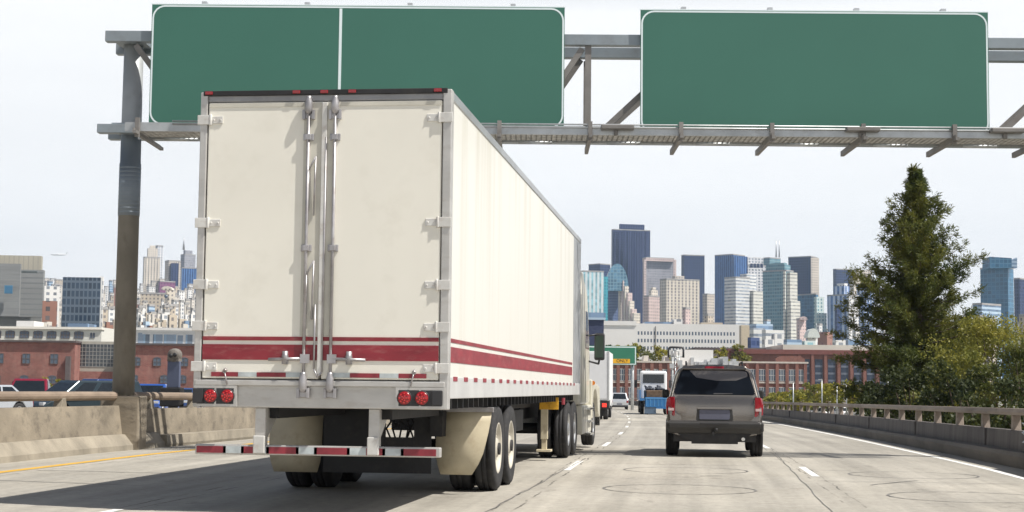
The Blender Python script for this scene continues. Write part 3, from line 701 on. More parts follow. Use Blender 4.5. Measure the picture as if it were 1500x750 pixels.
rear_panel(rr2(-.295, .295, -.295, .295, .735, .925, .02), .0185, .026, 'licence_plate', M_plate)
rear_panel([(-.02, 1.225), (.35, 1.232), (.35, 1.245), (-.02, 1.245)], .016, .03, 'wiper', M_plas)
for s in (-1, 1):
    q = MB()
    o_ = [(.775, .79), (.935, .82), (.945, 1.0), (.925, 1.14), (.89, 1.17), (.775, 1.165)]
    a = [(s*x, -.045+(.10 if x > .9 else .0), z) for x, z in o_]; c = [(s*(x+.008 if x > .9 else x), .28, z) for x, z in o_]
    q.rings([a, c], smooth=False); o = q.build('tail_light', M_tail, sv, bevel=.012, recalc=True)
    w2 = MB().box(min(s*.79, s*.90), max(s*.79, s*.90), -.048, -.03, .90, .95); w2.build('reverse_lamp', mat('clear_lens', (.55, .4, .4), .2), o)
    q = MB().prism([(.62, 1.24), (2.75, 1.24), (2.75, 1.62), (.86, 1.62)], 'x', 0, .012)
    o = q.build('side_window', M_winglass, sv); o.matrix_basis = Matrix(((s*1, 0, 0, 0), (0, 1, 0, 0), (0, 0, 1, 0), (0, 0, 0, 1))) if False else Matrix.Translation((s*.872, 0, 0)) @ Matrix.Translation((0, 0, 1.24)) @ Matrix.Rotation(-s*.225, 4, 'Y') @ Matrix.Translation((0, 0, -1.24))
    MB().path([(s*.56, .75, 1.80), (s*.56, .85, 1.87), (s*.56, 2.6, 1.87), (s*.56, 2.7, 1.80)], .018).build('roof_rail', M_plas, sv)
    q = MB().box(min(s*.93, s*1.08), max(s*.93, s*1.08), 2.9, 3.02, 1.13, 1.31); q.build('door_mirror', M_suvlow, sv, bevel=.035)
    for y in (.92, 3.72):
        q = MB().lathe([(0, s*.0), (.41, s*.0), (.44, s*.012), (.44, -s*.02)], (s*.928, y, .44), 'x', 28); q.build('wheel_arch', M_blk, sv)
        wheel(sv, s*.835, y, .375, .375, .25, s, M_alrim, .62)
q = MB().prism([(-.10, .52), (-.155, .58), (-.165, .66), (-.13, .70), (-.02, .71), (-.0, .46), (-.06, .46)], 'x', -.90, .90); q.build('rear_bumper', M_suvlow, sv, bevel=.025)
for s in (-1, 1): MB().prism([(-.13, .50), (-.14, .68), (.30, .70), (.45, .50)], 'x', min(s*.88, s*.945), max(s*.88, s*.945)).build('bumper_corner', M_suvlow, sv, bevel=.03)
MB().box(-.28, .28, -.17, -.15, .645, .675).build('bumper_step', M_plas, sv, bevel=.006)
MB().box(-.80, .80, .05, 4.3, .30, .42).box(-.45, .45, .0, .4, .26, .40).build('underbody', M_blk, sv)
MB().prism([(-.72, .46), (.72, .46), (.60, .36), (.25, .30), (-.25, .30), (-.60, .36)], 'y', -.02, .06).build('rear_valance', M_blk, sv)
MB().tube((-.03, -.22, .47), (-.03, .1, .47), .03).tube((.03, -.2, .50), (.03, -.2, .57), .026).build('tow_hitch', M_blk, sv)
MB().tube((.55, -.08, .36), (.55, .5, .36), .035, n=10).build('exhaust_pipe', M_chrome, sv)

# ------------------------------------------------------------------ everyday vehicles
_paint = {}
def paint(name, c, metal=.25): return mat('car_paint_'+name, c, .28, metal, var=.05, scale=2, coat=.6)
def car(loc, rz, m, label, kind='hatch', L=4.5, W=1.8, H=1.5, name='parked_car', group=None, cat='car', tint=None):
    """Front is +y in local space. Side outline extruded, greenhouse with tumblehome, glass panels, lamps, wheels."""
    t = thing(name, label, cat, loc, rz, group)
    h = L/2; r = .33 if H < 1.7 else .37; zb = .22+.06*(H > 1.6); belt = {'hatch': .60, 'van': .55, 'pickup': .58, 'suv': .60}[kind]*H
    fy, ry = h-.85, -h+.8
    def arch(cy): return [(cy+(r+.07)*math.cos(a), r+(r+.07)*math.sin(a)) for a in [math.radians(k) for k in (-10, 25, 60, 90, 120, 155, 190)]]
    hoodz = belt-.06
    low = [(h-.02, zb+.02), (h, .55), (h-.12, hoodz-.16), (h-.3, hoodz-.06), (h*.42, belt), (-h+.05, belt), (-h, belt-.25), (-h+.02, zb+.03)]
    bot = [p for p in arch(ry)[::-1]]+[p for p in arch(fy)[::-1]]
    out = low+[(y, max(z, zb)) for y, z in bot]
    bd = MB(); bd.prism(out, 'x', -W/2, W/2); bd.build('body', m, t, bevel=.05)
    f0, f1 = {'hatch': (h*.42, h*.02), 'suv': (h*.45, h*.10), 'van': (h*.72, h*.30), 'pickup': (h*.45, h*.12)}[kind]
    r0, r1 = {'hatch': (-h+.25, -h*.55), 'suv': (-h+.06, -h+.35), 'van': (-h+.05, -h+.28), 'pickup': (-h*.12, -h*.02)}[kind]
    wb, wt = W/2-.05, W/2-.22
    A = [(-wb, r0, belt-.01), (wb, r0, belt-.01), (wb, f0, belt-.01), (-wb, f0, belt-.01)]; B = [(-wt, r1, H), (wt, r1, H), (wt, f1, H), (-wt, f1, H)]
    gh = MB(); gh.rings([A, B], smooth=False); gh.build('cabin', m, t, bevel=.05, recalc=True)
    tint = tint or M_glass
    def pane(nm, i, j, a0, a1, z0=.10, z1=.86):
        p = [Vector(A[i]), Vector(A[j]), Vector(B[j]), Vector(B[i])]
        def q(u, v): return (p[0]*(1-u)+p[1]*u)*(1-v)+(p[3]*(1-u)+p[2]*u)*v
        n = (p[1]-p[0]).cross(p[3]-p[0]).normalized()
        cen = (p[0]+p[2])/2
        if n.dot(cen-Vector((0, (r0+f0)/2, belt+.2))) < 0: n = -n
        c = [q(a0, z0), q(a1, z0), q(a1-.02, z1), q(a0+.02, z1)]
        mb = MB(); mb.rings([[x+n*.004 for x in c], [x+n*.012 for x in c]], smooth=False); mb.build(nm, tint, t, recalc=True)
    pane('windshield', 2, 3, .06, .94); pane('rear_window', 0, 1, .08, .92)
    n = {'hatch': 2, 'suv': 3, 'van': 3, 'pickup': 1}[kind]
    for k in range(n):
        a, b_ = .10+.84*k/n, .10+.84*(k+1)/n-.035
        pane('side_window', 1, 2, a, b_); pane('side_window', 3, 0, 1-b_, 1-a)
    for s in (-1, 1):
        x0, x1 = sorted((s*(W/2-.42), s*(W/2-.08)))
        MB().box(x0, x1, h-.14, h-.015, .58, .72).build('headlight', M_clear, t, bevel=.02)
        x0, x1 = sorted((s*(W/2-.20), s*(W/2-.015)))
        MB().box(x0, x1, -h-.006, -h+.1, belt-.32, belt-.08).build('tail_light', M_tail, t, bevel=.015)
        x0, x1 = sorted((s*(W/2), s*(W/2+.16))); MB().box(x0, x1, f0-.35, f0-.22, belt-.02, belt+.13).build('door_mirror', m, t, bevel=.03)
        for y in (fy, ry): wheel(t, s*(W/2-.10), y, r, r, .2, s, M_alrim, .62)
    MB().box(-W*.26, W*.26, h-.10, h+.004, .42, .56).build('grille', M_plas, t, bevel=.02)
    MB().box(-W/2+.04, W/2-.04, h-.08, h+.03, .27, .40).build('front_bumper', M_plas, t, bevel=.02); MB().box(-W/2+.04, W/2-.04, -h-.04, -h+.08, .28, .45).build('rear_bumper', M_plas, t, bevel=.02)
    MB().box(-.26, .26, -h-.046, -h-.038, .5, .62).build('licence_plate', M_plate, t)
    MB().box(-W/2+.2, W/2-.2, -h+.3, h-.3, zb-.04, zb+.06).build('underbody', M_blk, t)
    if kind == 'pickup':
        MB().box(-W/2+.1, W/2-.1, -h+.12, r0-.1, belt-.0, belt+.008).build('bed_opening', M_blk, t)
    return t
M_clear = mat('headlight_lens', (.62, .64, .66), .1, .2, coat=.6)
def on_road(px, py, d, z=0):
    p = P(px, py, d); return (p.x, p.y, grade(p.y)+z)
H180 = math.pi
car(on_road(46, 575, 72), H180+.25, paint('red', (.22, .015, .035)), 'dark red pickup coming the other way beyond the tan parapet', 'pickup', 5.1, 1.9, 1.72, name='oncoming_pickup', cat='pickup truck')
car(on_road(124, 575, 66), H180-.62, paint('deep_green', (.02, .035, .045)), 'dark green minivan beyond the parapet, beside the gantry column', 'van', 4.9, 1.9, 1.62, name='minivan', cat='van')
car(on_road(146, 570, 100), H180-.5, paint('navy', (.025, .05, .16)), 'dark blue van roof showing behind the green minivan', 'van', 5.0, 1.95, 1.98, name='blue_van', cat='van')
car(on_road(224, 576, 86), H180+.1, paint('bright_blue', (.03, .10, .38)), 'bright blue car with white hood facing us past the gantry column', 'suv', 4.5, 1.9, 1.62, name='oncoming_car')
car(on_road(268, 576, 96), H180+.1, paint('blue2', (.04, .09, .26)), 'blue car half hidden between the grey signal box and the trailer', 'hatch', 4.5, 1.8, 1.45, name='oncoming_car')
car(on_road(-34, 577, 62), H180-.3, paint('pale_grey', (.45, .48, .52)), 'pale grey car cut off at the picture edge past the red pickup', 'hatch', 4.5, 1.8, 1.38, name='oncoming_car')
p = P(906, 590, 160); car((p.x, p.y, grade(p.y)), heading(160), paint('silver', (.62, .64, .67), .5), 'small silver car far ahead between the box truck and flatbed', 'suv', 4.3, 1.8, 1.68, name='distant_car')
# white cars in the lot below the right parapet
rows = [(1138, 262), (1152, 275), (1164, 268), (1177, 285), (1191, 270), (1203, 262), (1216, 276), (1228, 266), (1241, 270), (1254, 262), (1266, 268)]
proto = None
for k, (px, d_) in enumerate(rows):
    q = P(px, 600, d_)
    if proto is None:
        proto = car((q.x, q.y, -3), .5, paint('white', (.78, .78, .78), 0), 'white parked car glimpsed through the gaps under the right rail', 'suv', 4.6, 1.85, 1.7, name='parked_car', group='white cars parked below the right parapet')
    else:
        c = copy_tree(proto); c.location = (q.x, q.y, -3); c.rotation_euler = (0, 0, .5+R.uniform(-.1, .1))

# box truck in the left lane beyond the tractor
M_wht = mat('truck_white', (.78, .79, .80), .4, var=.05, scale=1.5, dirt=(.6, .6, .58), dirt_amt=.4)
xw, yw = -5.55-.95, 82.0
bt = thing('box_truck', 'white box truck with red tail lamp just beyond the tractor mirror', 'truck', (xw, yw, grade(yw)), heading(82)*.6)
MB().box(-1.2, 1.2, 0, 6.4, 1.0, 3.55).build('cargo_box', M_wht, bt, bevel=.03)
MB().box(-1.1, 1.1, -.02, -.002, 1.1, 3.42).build('rear_door', mat('truck_door_white', (.72, .73, .75), .45, var=.04), bt)
for s in (-1, 1):
    a, c = sorted((s*1.12, s*1.215)); MB().box(a, c, -.035, .02, .98, 3.57).build('corner_post', M_alu, bt, bevel=.01)
    MB().box(min(s*.85, s*1.08), max(s*.85, s*1.08), -.06, -.02, .66, .86).build('tail_lamp', [mat('tail_lamp_lit', (.6, .03, .02), .3, emit=(1, .05, .03, .8))], bt, bevel=.01)
    for y in (1.6, 6.9): wheel(bt, s*.98, y, .45, .45, .26, s, M_wht, .56, dual=(y < 3))
MB().box(-1.2, 1.2, -.03, .06, .55, .98).box(-1.05, 1.05, .2, 7.6, .55, .98).build('rear_frame', M_blk, bt)
MB().box(-1.1, 1.1, .5, .53, .18, .6).build('mud_flap', M_blk, bt)
MB().prism([(6.5, .6), (8.6, .6), (8.6, 1.4), (7.9, 1.7), (7.4, 2.4), (6.5, 2.4)], 'x', -1.1, 1.1).build('cab', M_wht, bt, bevel=.06)

# blue flatbed tow truck
M_blue = mat('flatbed_blue', (.03, .17, .42), .4, .1, var=.1, scale=2, dirt=(.1, .14, .2), dirt_amt=.4)
q = P(962, 611, 112); fb = thing('flatbed_truck', 'blue flatbed truck with white cab and brown load ahead of the SUV', 'truck', (q.x, q.y, grade(q.y)), heading(112))
MB().box(-1.2, 1.2, 0, 6.2, .98, 1.13).build('bed', M_blue, fb)
MB().box(-.82, 1.2, -.06, -.002, .52, 1.22).build('tailgate', M_blue, fb, bevel=.02)
q2 = MB()
for k in range(7): q2.box(-.74+.27*k, -.70+.27*k, -.085, -.061, .58, 1.16)
q2.box(-.8, 1.18, -.085, -.061, 1.12, 1.18); q2.build('tailgate_rib', mat('flatbed_pale_blue', (.10, .30, .55), .4), fb)
for s in (-1, 1): a, c = sorted((s*1.14, s*1.22)); MB().box(a, c, 0, 6.2, 1.131, 1.75 if s < 0 else 1.5).build('side_board', M_blue, fb, bevel=.01)
MB().box(-.75, 1.1, .15, 5.6, 1.131, 1.72).build('load', mat('brown_load', (.13, .085, .055), .8, var=.3, scale=4, bump=.5), fb, bevel=.05)
for k in range(12): x, y = R.uniform(-.6, 1.0), R.uniform(.3, 4); MB().tube((x, y, 1.72), (x+R.uniform(-.3, .3), y+.5, 1.72+R.uniform(.12, .34)), .14, .07, n=7).build('dark_bundle', mat('dark_tarpaulin', (.03, .035, .05), .7, var=.4, scale=5), fb)
q2 = MB().prism([(6.4, .9), (8.2, .9), (8.2, 1.9), (7.9, 3.0), (7.6, 3.18), (6.5, 3.18), (6.4, 3.05)], 'x', -1.0, 1.0); q2.build('cab', M_wht, fb, bevel=.16, seg=3)
MB().box(-.80, .78, 6.37, 6.41, 2.26, 2.92).build('rear_window', M_glass, fb, bevel=.02)
MB().prism([(8.2, .8), (9.6, .8), (9.6, 1.5), (8.2, 1.9)], 'x', -.9, .9).build('hood', M_wht, fb, bevel=.06)
for s in (-1, 1):
    wheel(fb, s*1.02, 1.2, .48, .48, .28, s, M_wht, .56, dual=True); wheel(fb, s*.95, 8.7, .48, .48, .28, s, M_wht, .56)
    MB().box(min(s*1.2, s*1.42), max(s*1.2, s*1.42), 7.9, 8.0, 1.9, 2.5).build('door_mirror', M_plas, fb, bevel=.03)
MB().box(-.88, -.05, -.03, .0, .06, .74).build('mud_flap', mat('flap_blue_grey', (.10, .15, .22), .6, var=.1), fb)
MB().box(-.4, .4, 0, 9.4, .5, .97).build('chassis', M_blk, fb)
MB().box(-.05, 1.1, -.1, -.07, .42, .52).build('bumper_bar', M_blue, fb)
# grey signal box on a post behind the left rail
q = P(254, 580, 36.4); sg = thing('roadside_cabinet', 'narrow grey blue box with round tan head on a post behind the rail', 'signal box', (q.x, q.y, 0), -.1)
MB().box(-.09, .09, -.07, .07, -.1, 1.2).build('post', M_blk, sg)
MB().box(-.15, .15, -.05, .05, 1.22, 1.82).build('panel', mat('panel_blue_grey', (.10, .12, .19), .5, .2, var=.1), sg, bevel=.01)
q2 = MB(); q2.lathe([(0, -.1), (.13, -.1), (.16, -.04), (.16, .08), (.10, .12), (0, .12)], (0, 0, 1.96), 'y', 18); q2.box(-.14, .14, -.08, .1, 1.82, 1.93); q2.build('head', mat('weathered_head', (.17, .155, .14), .7, var=.3, scale=5), sg)
q2 = MB(); q2.lathe([(0, -.115), (.05, -.115), (.05, -.09)], (-.05, 0, 1.95), 'y', 10); q2.lathe([(0, -.115), (.05, -.115), (.05, -.09)], (.06, 0, 1.97), 'y', 10); q2.build('lens', M_plas, sg)
MB().box(-.3, .22, -.12, .12, .78, 1.22).build('base_box', M_blk, sg, bevel=.03)
# small distant airliner
q = P(86, 373, 3500); pl = thing('airliner', 'tiny airliner low in the pale sky at left', 'aeroplane', q, YAW)
MB().rings([[(-18+o, r_*math.cos(a), r_*math.sin(a)) for a in [2*PI*k/10 for k in range(10)]] for o, r_ in ((0, .3), (3, 1.5), (8, 2), (28, 2), (34, 1.0), (37, .2))]).build('fuselage', M_wht, pl)
MB().prism([(-2, -16), (2, -16), (4, 0), (2, 16), (-2, 16), (-3, 0)], 'z', -.8, -.4).build('wing', M_wht, pl); MB().prism([(14, 1), (18.5, 6.5), (20, 6.5), (18, 1)], 'y', -.2, .2).build('tail_fin', M_wht, pl)

# ------------------------------------------------------------------ distant overhead sign with the EXIT ONLY strip
q0 = P(932, 600, 150); fs = thing('exit_sign', 'distant green overhead sign with yellow EXIT ONLY strip beyond the box truck', 'road sign', (q0.x, q0.y, grade(q0.y)), YAW)
s_ = 150/FPX
M_green2 = mat('far_sign_green', (.03, .18, .11), .45, var=.05)
zt, zb_ = (600-506)*s_, (600-534)*s_
MB().box(-8.2, 0, 0, .12, zb_, zt).build('panel', M_green2, fs)
MB().box(-8.15, -.05, -.006, -.001, zt-.16, zt-.06).box(-8.15, -.05, -.006, -.001, zb_+.05, zb_+.13).box(-.14, -.05, -.006, -.001, zb_+.131, zt-.161).build('border', M_border, fs)
MB().box(-4.6, -.62, -.03, -.008, zb_+.17, zb_+.58).build('exit_only_strip', mat('exit_yellow', (.78, .42, .02), .5, var=.05), fs)
M_ink = mat('sign_black', (.02, .02, .02), .6)
def text(body, size, loc, parent, m, name, rot=(PI/2, 0, 0), align='CENTER'):
    c = bpy.data.curves.new(name, 'FONT'); c.body = body; c.size = size; c.align_x = align; c.align_y = 'CENTER'; c.extrude = .004
    o = bpy.data.objects.new(name, c); COL.objects.link(o)
    dg = bpy.context.evaluated_depsgraph_get(); me = bpy.data.meshes.new_from_object(o.evaluated_get(dg))
    bpy.data.objects.remove(o); o = bpy.data.objects.new(name, me); COL.objects.link(o)
    me.materials.clear(); me.materials.append(m); o.parent = parent; o.location = loc; o.rotation_euler = rot
    return o
text('EXIT', .42, (-3.9, -.036, zb_+.39), fs, M_ink, 'lettering'); text('ONLY', .42, (-1.35, -.036, zb_+.39), fs, M_ink, 'lettering')
MB().prism([(-2.68, zb_+.58), (-2.52, zb_+.58), (-2.52, zb_+.4), (-2.36, zb_+.4), (-2.6, zb_+.2), (-2.84, zb_+.4), (-2.68, zb_+.4)], 'y', -.042, -.031).build('down_arrow', M_ink, fs)
MB().tube((-.35, .35, -2.4), (-.35, .35, zt), .16, n=12).box(-9, -.2, .2, .45, zt-.5, zt-.25).box(-9, -.2, .2, .45, zb_+.1, zb_+.35).tube((-9, .35, -2.4), (-9, .35, zt), .16, n=12).build('support_frame', M_galv, fs)

# dark square frame on a lattice mast, seen over the cab of the flatbed
M_blksteel = mat('dark_mast_steel', (.03, .03, .035), .5, .3)
q0 = P(990, 590, 140); ms = thing('lattice_mast', 'dark mast with rounded square frame on top rising behind the flatbed truck', 'mast', (q0.x, q0.y, grade(q0.y)), YAW)
u = 140/FPX
q = MB(); z0, z1 = (590-511)*u, (590-496)*u; xa, xb = -11*u, 11*u
q.path([(xa, 0, z0), (xa, 0, z1-.15), (xa+.15, 0, z1), (xb-.15, 0, z1), (xb, 0, z1-.15), (xb, 0, z0)], .10, n=6)
q.build('square_frame', M_blksteel, ms)
MB().path([(xa, 0, z0+.1), (xb, 0, z0+.1)], .06, n=5).path([(-.25, 0, z0+.1), (-.25, 0, z0+.6), (.25, 0, z0+.6), (.25, 0, z0+.1)], .05, n=5).build('inner_bracket', M_galv, ms)
q = MB()
for x, y in ((-.28, 0), (.28, 0), (0, .45)): q.tube((x, y, -2.4), (x, y, z0+.1), .05, n=6)
for k in range(12):
    z = -2+k*(z0+2)/12; dz = (z0+2)/12; q.tube((-.28, 0, z), (.28, 0, z+dz), .028, n=4); q.tube((.28, 0, z), (0, .45, z+dz), .028, n=4)
q.build('lattice', M_galv, ms)
for x, z in ((.35, z0-.45), (-.35, z0-.75), (.5, z0-.9)): MB().box(x-.2, x+.2, -.2, .1, z-.22, z+.22).build('equipment_box', M_alu, ms)

# ------------------------------------------------------------------ buildings
M_roof = mat('roof_gravel', (.36, .35, .34), .9, var=.2, scale=.3)
def tower(x0, xc, x1, ytop, d, m, label, name='tower', alpha=40, ybase=None, parent=None, part='walls', dz=0, base=-3, cat='building', group=None):
    """Box tower whose near vertical edge is seen at xc; its left and right faces end at x0 and x1."""
    k = d/FPX; a = math.radians(alpha); b = PI/2-a
    la, lb = max((xc-x0)*k/math.cos(b), 1.5), max((x1-xc)*k/math.cos(a), 1.5)
    C = P(xc, 568, d); C.z = base
    zt = P((x0+x1)/2, ytop, d).z
    L = -HR*math.cos(b)+HF*math.sin(b); Rr = HR*math.cos(a)+HF*math.sin(a)
    root = parent or thing(name, label, cat, C, 0, group)
    o0 = root.location if parent else C
    zb = base if ybase is None else P((x0+x1)/2, ybase, d).z
    q = MB(); off = C-Vector(o0)
    p = [off, off+Rr*lb, off+Rr*lb+L*la, off+L*la]
    A = [Vector((v.x, v.y, zb-o0[2])) for v in p]; B = [Vector((v.x, v.y, zt-o0[2])) for v in p]
    lens = (lb, la, lb, la); u0 = 0
    for i in range(4):
        j = (i+1) % 4; q.poly((A[i], A[j], B[j], B[i]), 0, [(u0, zb), (u0+lens[i], zb), (u0+lens[i], zt), (u0, zt)]); u0 += round(lens[i]/3)*3
    q.poly(B, 1)
    if parent is None and part == 'walls' and d > 900:   # parapet lip
        for i in range(4):
            j = (i+1) % 4; e = (B[j]-B[i]).normalized(); n = Vector((e.y, -e.x, 0))*.25; up = Vector((0, 0, 1.6))
            q.poly((B[i]+n, B[j]+n, B[j]+n+up, B[i]+n+up), 1); q.poly((B[i]-n, B[j]-n, B[j]-n+up, B[i]-n+up), 1); q.poly((B[i]-n+up, B[j]-n+up, B[j]+n+up, B[i]+n+up), 1)
    q.build(part, [m, M_roof], root)
    return root
F = facade
f_cyan = F('f_cyan', (.66, .73, .74), (.25, .46, .52), 5.0, 3.8, .45, 1, .2); f_teal = F('f_teal', (.05, .33, .40), (.03, .22, .30), 3, 3.8, .6, .6)
f_jblue = F('f_jblue', (.10, .14, .25), (.03, .06, .15), 3.2, 3.5, .6, .5); f_jglass = F('f_jglass', (.22, .38, .46), (.10, .24, .36), 4, 4, .8, .8, .12)
f_cream = F('f_cream', (.70, .64, .55), (.25, .23, .22), 3.4, 3.6, .45, .45)
f_555 = F('f_555', (.03, .045, .125), (.006, .012, .05), 4.2, 3.9, .5, .72, .12); f_slate = F('f_slate', (.03, .05, .125), (.008, .018, .06), 3.2, 3.8, .6, .7, .15)
f_grey = F('f_grey', (.33, .33, .36), (.22, .23, .27), 2.6, 3.6, .5, .6); f_pinkst = F('f_pinkst', (.62, .50, .47), (.3, .25, .25), 3.2, 3.8, .4, .5)
f_beige = F('f_beige', (.66, .60, .51), (.22, .20, .20), 4.6, 3.5, .42, .72); f_beige2 = F('f_beige2', (.56, .50, .43), (.2, .19, .2), 3.5, 3.6, .45, .5)
f_blue = F('f_blue', (.09, .20, .42), (.015, .06, .20), 3.4, 3.8, .6, 1, .15); f_whgrid = F('f_whgrid', (.70, .70, .71), (.20, .24, .30), 5.2, 4.2, .5, .55)
f_ribbon = F('f_ribbon', (.68, .68, .66), (.32, .36, .42), 3, 3.9, 1, .42); f_tealg = F('f_tealg', (.20, .33, .37), (.07, .18, .24), 3, 3.9, .7, .6, .12)
f_pale = F('f_pale', (.66, .65, .58), (.38, .38, .36), 3.2, 3.9, 1, .38); f_bluegl = F('f_bluegl', (.07, .20, .32), (.03, .12, .22), 4, 4, .85, .8, .1)
f_palegr = F('f_palegr', (.60, .68, .66), (.22, .38, .42), 4.5, 4, .5, .6, .15); f_stripeblue = F('f_stripeblue', (.50, .58, .72), (.10, .18, .38), 6, 3.8, .5, 1, .2)
f_white = F('f_white', (.74, .73, .71), (.25, .27, .30), 4, 3.4, .45, .5); f_tan = F('f_tan', (.52, .45, .36), (.2, .18, .17), 3.6, 3.4, .4, .5)
f_brick = F('f_brickfar', (.30, .15, .11), (.12, .10, .10), 4, 3.5, .4, .5); f_house = F('f_house', (.62, .58, .52), (.22, .2, .2), 3.5, 3, .35, .45)
f_pink = F('f_pink', (.60, .47, .44), (.3, .25, .26), 3.6, 3.3, .4, .45); f_ltblue = F('f_ltblue', (.42, .54, .66), (.16, .24, .36), 4, 3.6, 1, .5); f_dkgl = F('f_dkgl', (.11, .145, .19), (.02, .04, .07), 1.7, 3.3, .7, .72, .12)

D2 = 2300
def add(root, x0, xc, x1, yt, d, m, part, alpha=40, yb=None): return tower(x0, xc, x1, yt, d, m, '', parent=root, part=part, alpha=alpha, ybase=yb)
t = tower(862, 878, 894, 386, 2350, f_slate, 'slate office block showing behind the pale cyan tower')
t = tower(850, 852, 884, 397, 1900, f_cyan, 'pale cyan striped tower with a strong teal flank, beside the trailer nose', alpha=12); add(t, 883.5, 884.2, 890, 404, 1915, f_teal, 'teal_flank', alpha=20)
# stepped blue tower with barrel glass top
t = tower(886, 897, 918, 424, 1950, f_jblue, 'stepped blue tower with rounded glass fan top and sunlit cream corners', alpha=35)
def barrel(root, x0, x1, ybot, ytop, d, m, depth=26, n=12, name='barrel_roof'):
    k = d/FPX; q = MB(); w_ = (x1-x0)*k/2; h = (ybot-ytop)*k; c = P((x0+x1)/2, ybot, d)-Vector(root.location)
    A = [c+HR*(w_*math.cos(PI*i/n))+Vector((0, 0, h*math.sin(PI*i/n))) for i in range(n+1)]; B = [v+HF*depth for v in A]
    q.poly(A[::-1]); q.poly(B)
    for i in range(n): q.poly((A[i], A[i+1], B[i+1], B[i]))
    q.poly((A[0], B[0], B[n], A[n])); return q.build(name, m, root)
barrel(t, 887, 921, 426, 386, 1945, f_jglass)
for i, (xa, xb, yt, yb_) in enumerate(((905, 912, 404, 440), (910, 917, 410, 450), (913, 921, 418, 470), (917, 926, 428, 475), (920, 929, 440, 480), (923, 933, 452, 490), (926, 938, 458, 500))):
    add(t, xa, xa+2, xb, yt, 1940-6*i, f_cream if i % 2 == 0 else f_pinkst, 'sunlit_setback', 35, None)  # cream and pink colours stand for sun on the stepped right edge
t = tower(895, 897, 953, 335, 2500, f_555, 'very tall dark blue slab tower with notched crown, highest of the skyline', alpha=14); add(t, 906, 907.5, 944, 326, 2510, f_555, 'crown', 14)
for k in range(8): add(t, 898.5+6.6*k, 899.2+6.6*k, 901+6.6*k, 337, 2497-1*k, f_555, 'bay_rib', 14)
t = tower(942, 946, 988, 377, 2250, f_grey, 'grey slab tower framed in pale pink stone beside the tall dark tower', alpha=16); add(t, 941.5, 945.5, 988.4, 376.4, 2245, f_pinkst, 'stone_top', 16, 381); add(t, 986, 986.4, 990.5, 379, 2238, f_pinkst, 'stone_edge', 16); add(t, 941.5, 943, 946.2, 379, 2238, f_pinkst, 'stone_edge', 16)
t = tower(943, 950, 968, 434, 1850, f_pinkst, 'small cream tower with peaked setback top before the grey slab'); add(t, 950, 954, 964, 424, 1862, f_cream, 'setback', 40); add(t, 953, 956, 961, 420, 1870, f_cream, 'peak', 40)
t = tower(968, 976, 1027, 409, 1800, f_beige, 'wide beige tower with vertical window strips and small penthouse', alpha=22); add(t, 985, 989, 1003, 403, 1815, f_beige2, 'penthouse', 22)
t = tower(999, 1002, 1033, 373, 2350, f_slate, 'dark navy tower rising behind the wide beige tower', alpha=14)
t = tower(1030, 1036, 1048, 431, 2000, f_beige2, 'narrow tan building in the gap left of the tall blue tower')
t = tower(1050, 1074, 1095, 372, 2200, f_blue, 'tall blue tower with fine vertical stripes in two slabs', alpha=46); add(t, 1073, 1076, 1096, 374, 2170, f_blue, 'slab', 18); add(t, 1060, 1068, 1080, 371.2, 2230, f_slate, 'plant_room', 40)
t = tower(1090, 1096, 1124, 388, 2300, f_whgrid, 'white gridded tower with four dark openings under its roof', alpha=18); add(t, 1092, 1096, 1120, 375, 2310, f_whgrid, 'upper_block', 18)
for k in range(4):
    q = MB(); c = P(1101+5*k, 389, 2298)-Vector(t.location); q.rings([[c+HR*a+Vector((0, 0, b_)) for a, b_ in ((-1.6, -3), (1.6, -3), (1.6, 3), (-1.6, 3))], [c+HF*6+HR*a+Vector((0, 0, b_)) for a, b_ in ((-1.6, -3), (1.6, -3), (1.6, 3), (-1.6, 3))]], smooth=False); q.build('top_opening', f_slate, t)
t = tower(1064, 1078, 1101, 406, 1850, f_ribbon, 'white banded office tower with stepped top and shaded blue side', alpha=34); add(t, 1086, 1094, 1110, 400, 1870, f_ribbon, 'stepped_top', 34); add(t, 1096, 1104, 1120, 425, 1860, f_pale, 'lower_wing', 36)
t = tower(1119, 1128, 1147, 377, 2380, f_tealg, 'tower behind the glass one carrying two thin masts')
for x in (1137, 1141.5):
    c = P(x, 377, 2380)-Vector(t.location); MB().tube(c, c+Vector((0, 0, 26)), 1.3, .5, n=6).build('roof_mast', M_alu, t)
# tapered teal glass tower with curved crown
t = tower(1122, 1152, 1166, 396, 1750, f_tealg, 'tapering teal glass tower with curved crown and pale sunlit side strips', alpha=50); add(t, 1126, 1150, 1161, 386, 1760, f_tealg, 'crown', 50); add(t, 1131, 1149, 1155, 383.5, 1765, f_tealg, 'crown_cap', 50); add(t, 1148, 1150.5, 1152, 396, 1738, f_pale, 'white_fin', 40)
add(t, 1154, 1158, 1170, 398, 1740, f_pale, 'sunlit_pale_face', 30); add(t, 1156, 1159, 1174.5, 440, 1730, f_pale, 'sunlit_pale_face', 30)  # pale colour stands for sun on the glass tower's right side
t = tower(1159, 1189, 1202, 375, 2250, f_slate, 'dark slate tower with narrow sunlit tan flank on its right', alpha=56); add(t, 1188.3, 1189.4, 1202.3, 376, 2240, f_beige2, 'sunlit_flank', 30)  # tan skin puts sunlight on the slate tower's right side into colour
t = tower(1172, 1196, 1200, 431, 1800, f_bluegl, 'low blue glass tower with pale green stepped corner'); add(t, 1194, 1197, 1209, 434, 1790, f_palegr, 'pale_corner', 26); add(t, 1197, 1199, 1213, 458, 1780, f_palegr, 'pale_corner', 26)
t = tower(1168, 1172, 1183, 468, 1600, f_pink, 'small rounded pink building below the blue glass tower'); barrel(t, 1172, 1183, 468.5, 463.5, 1598, f_pink, 12)
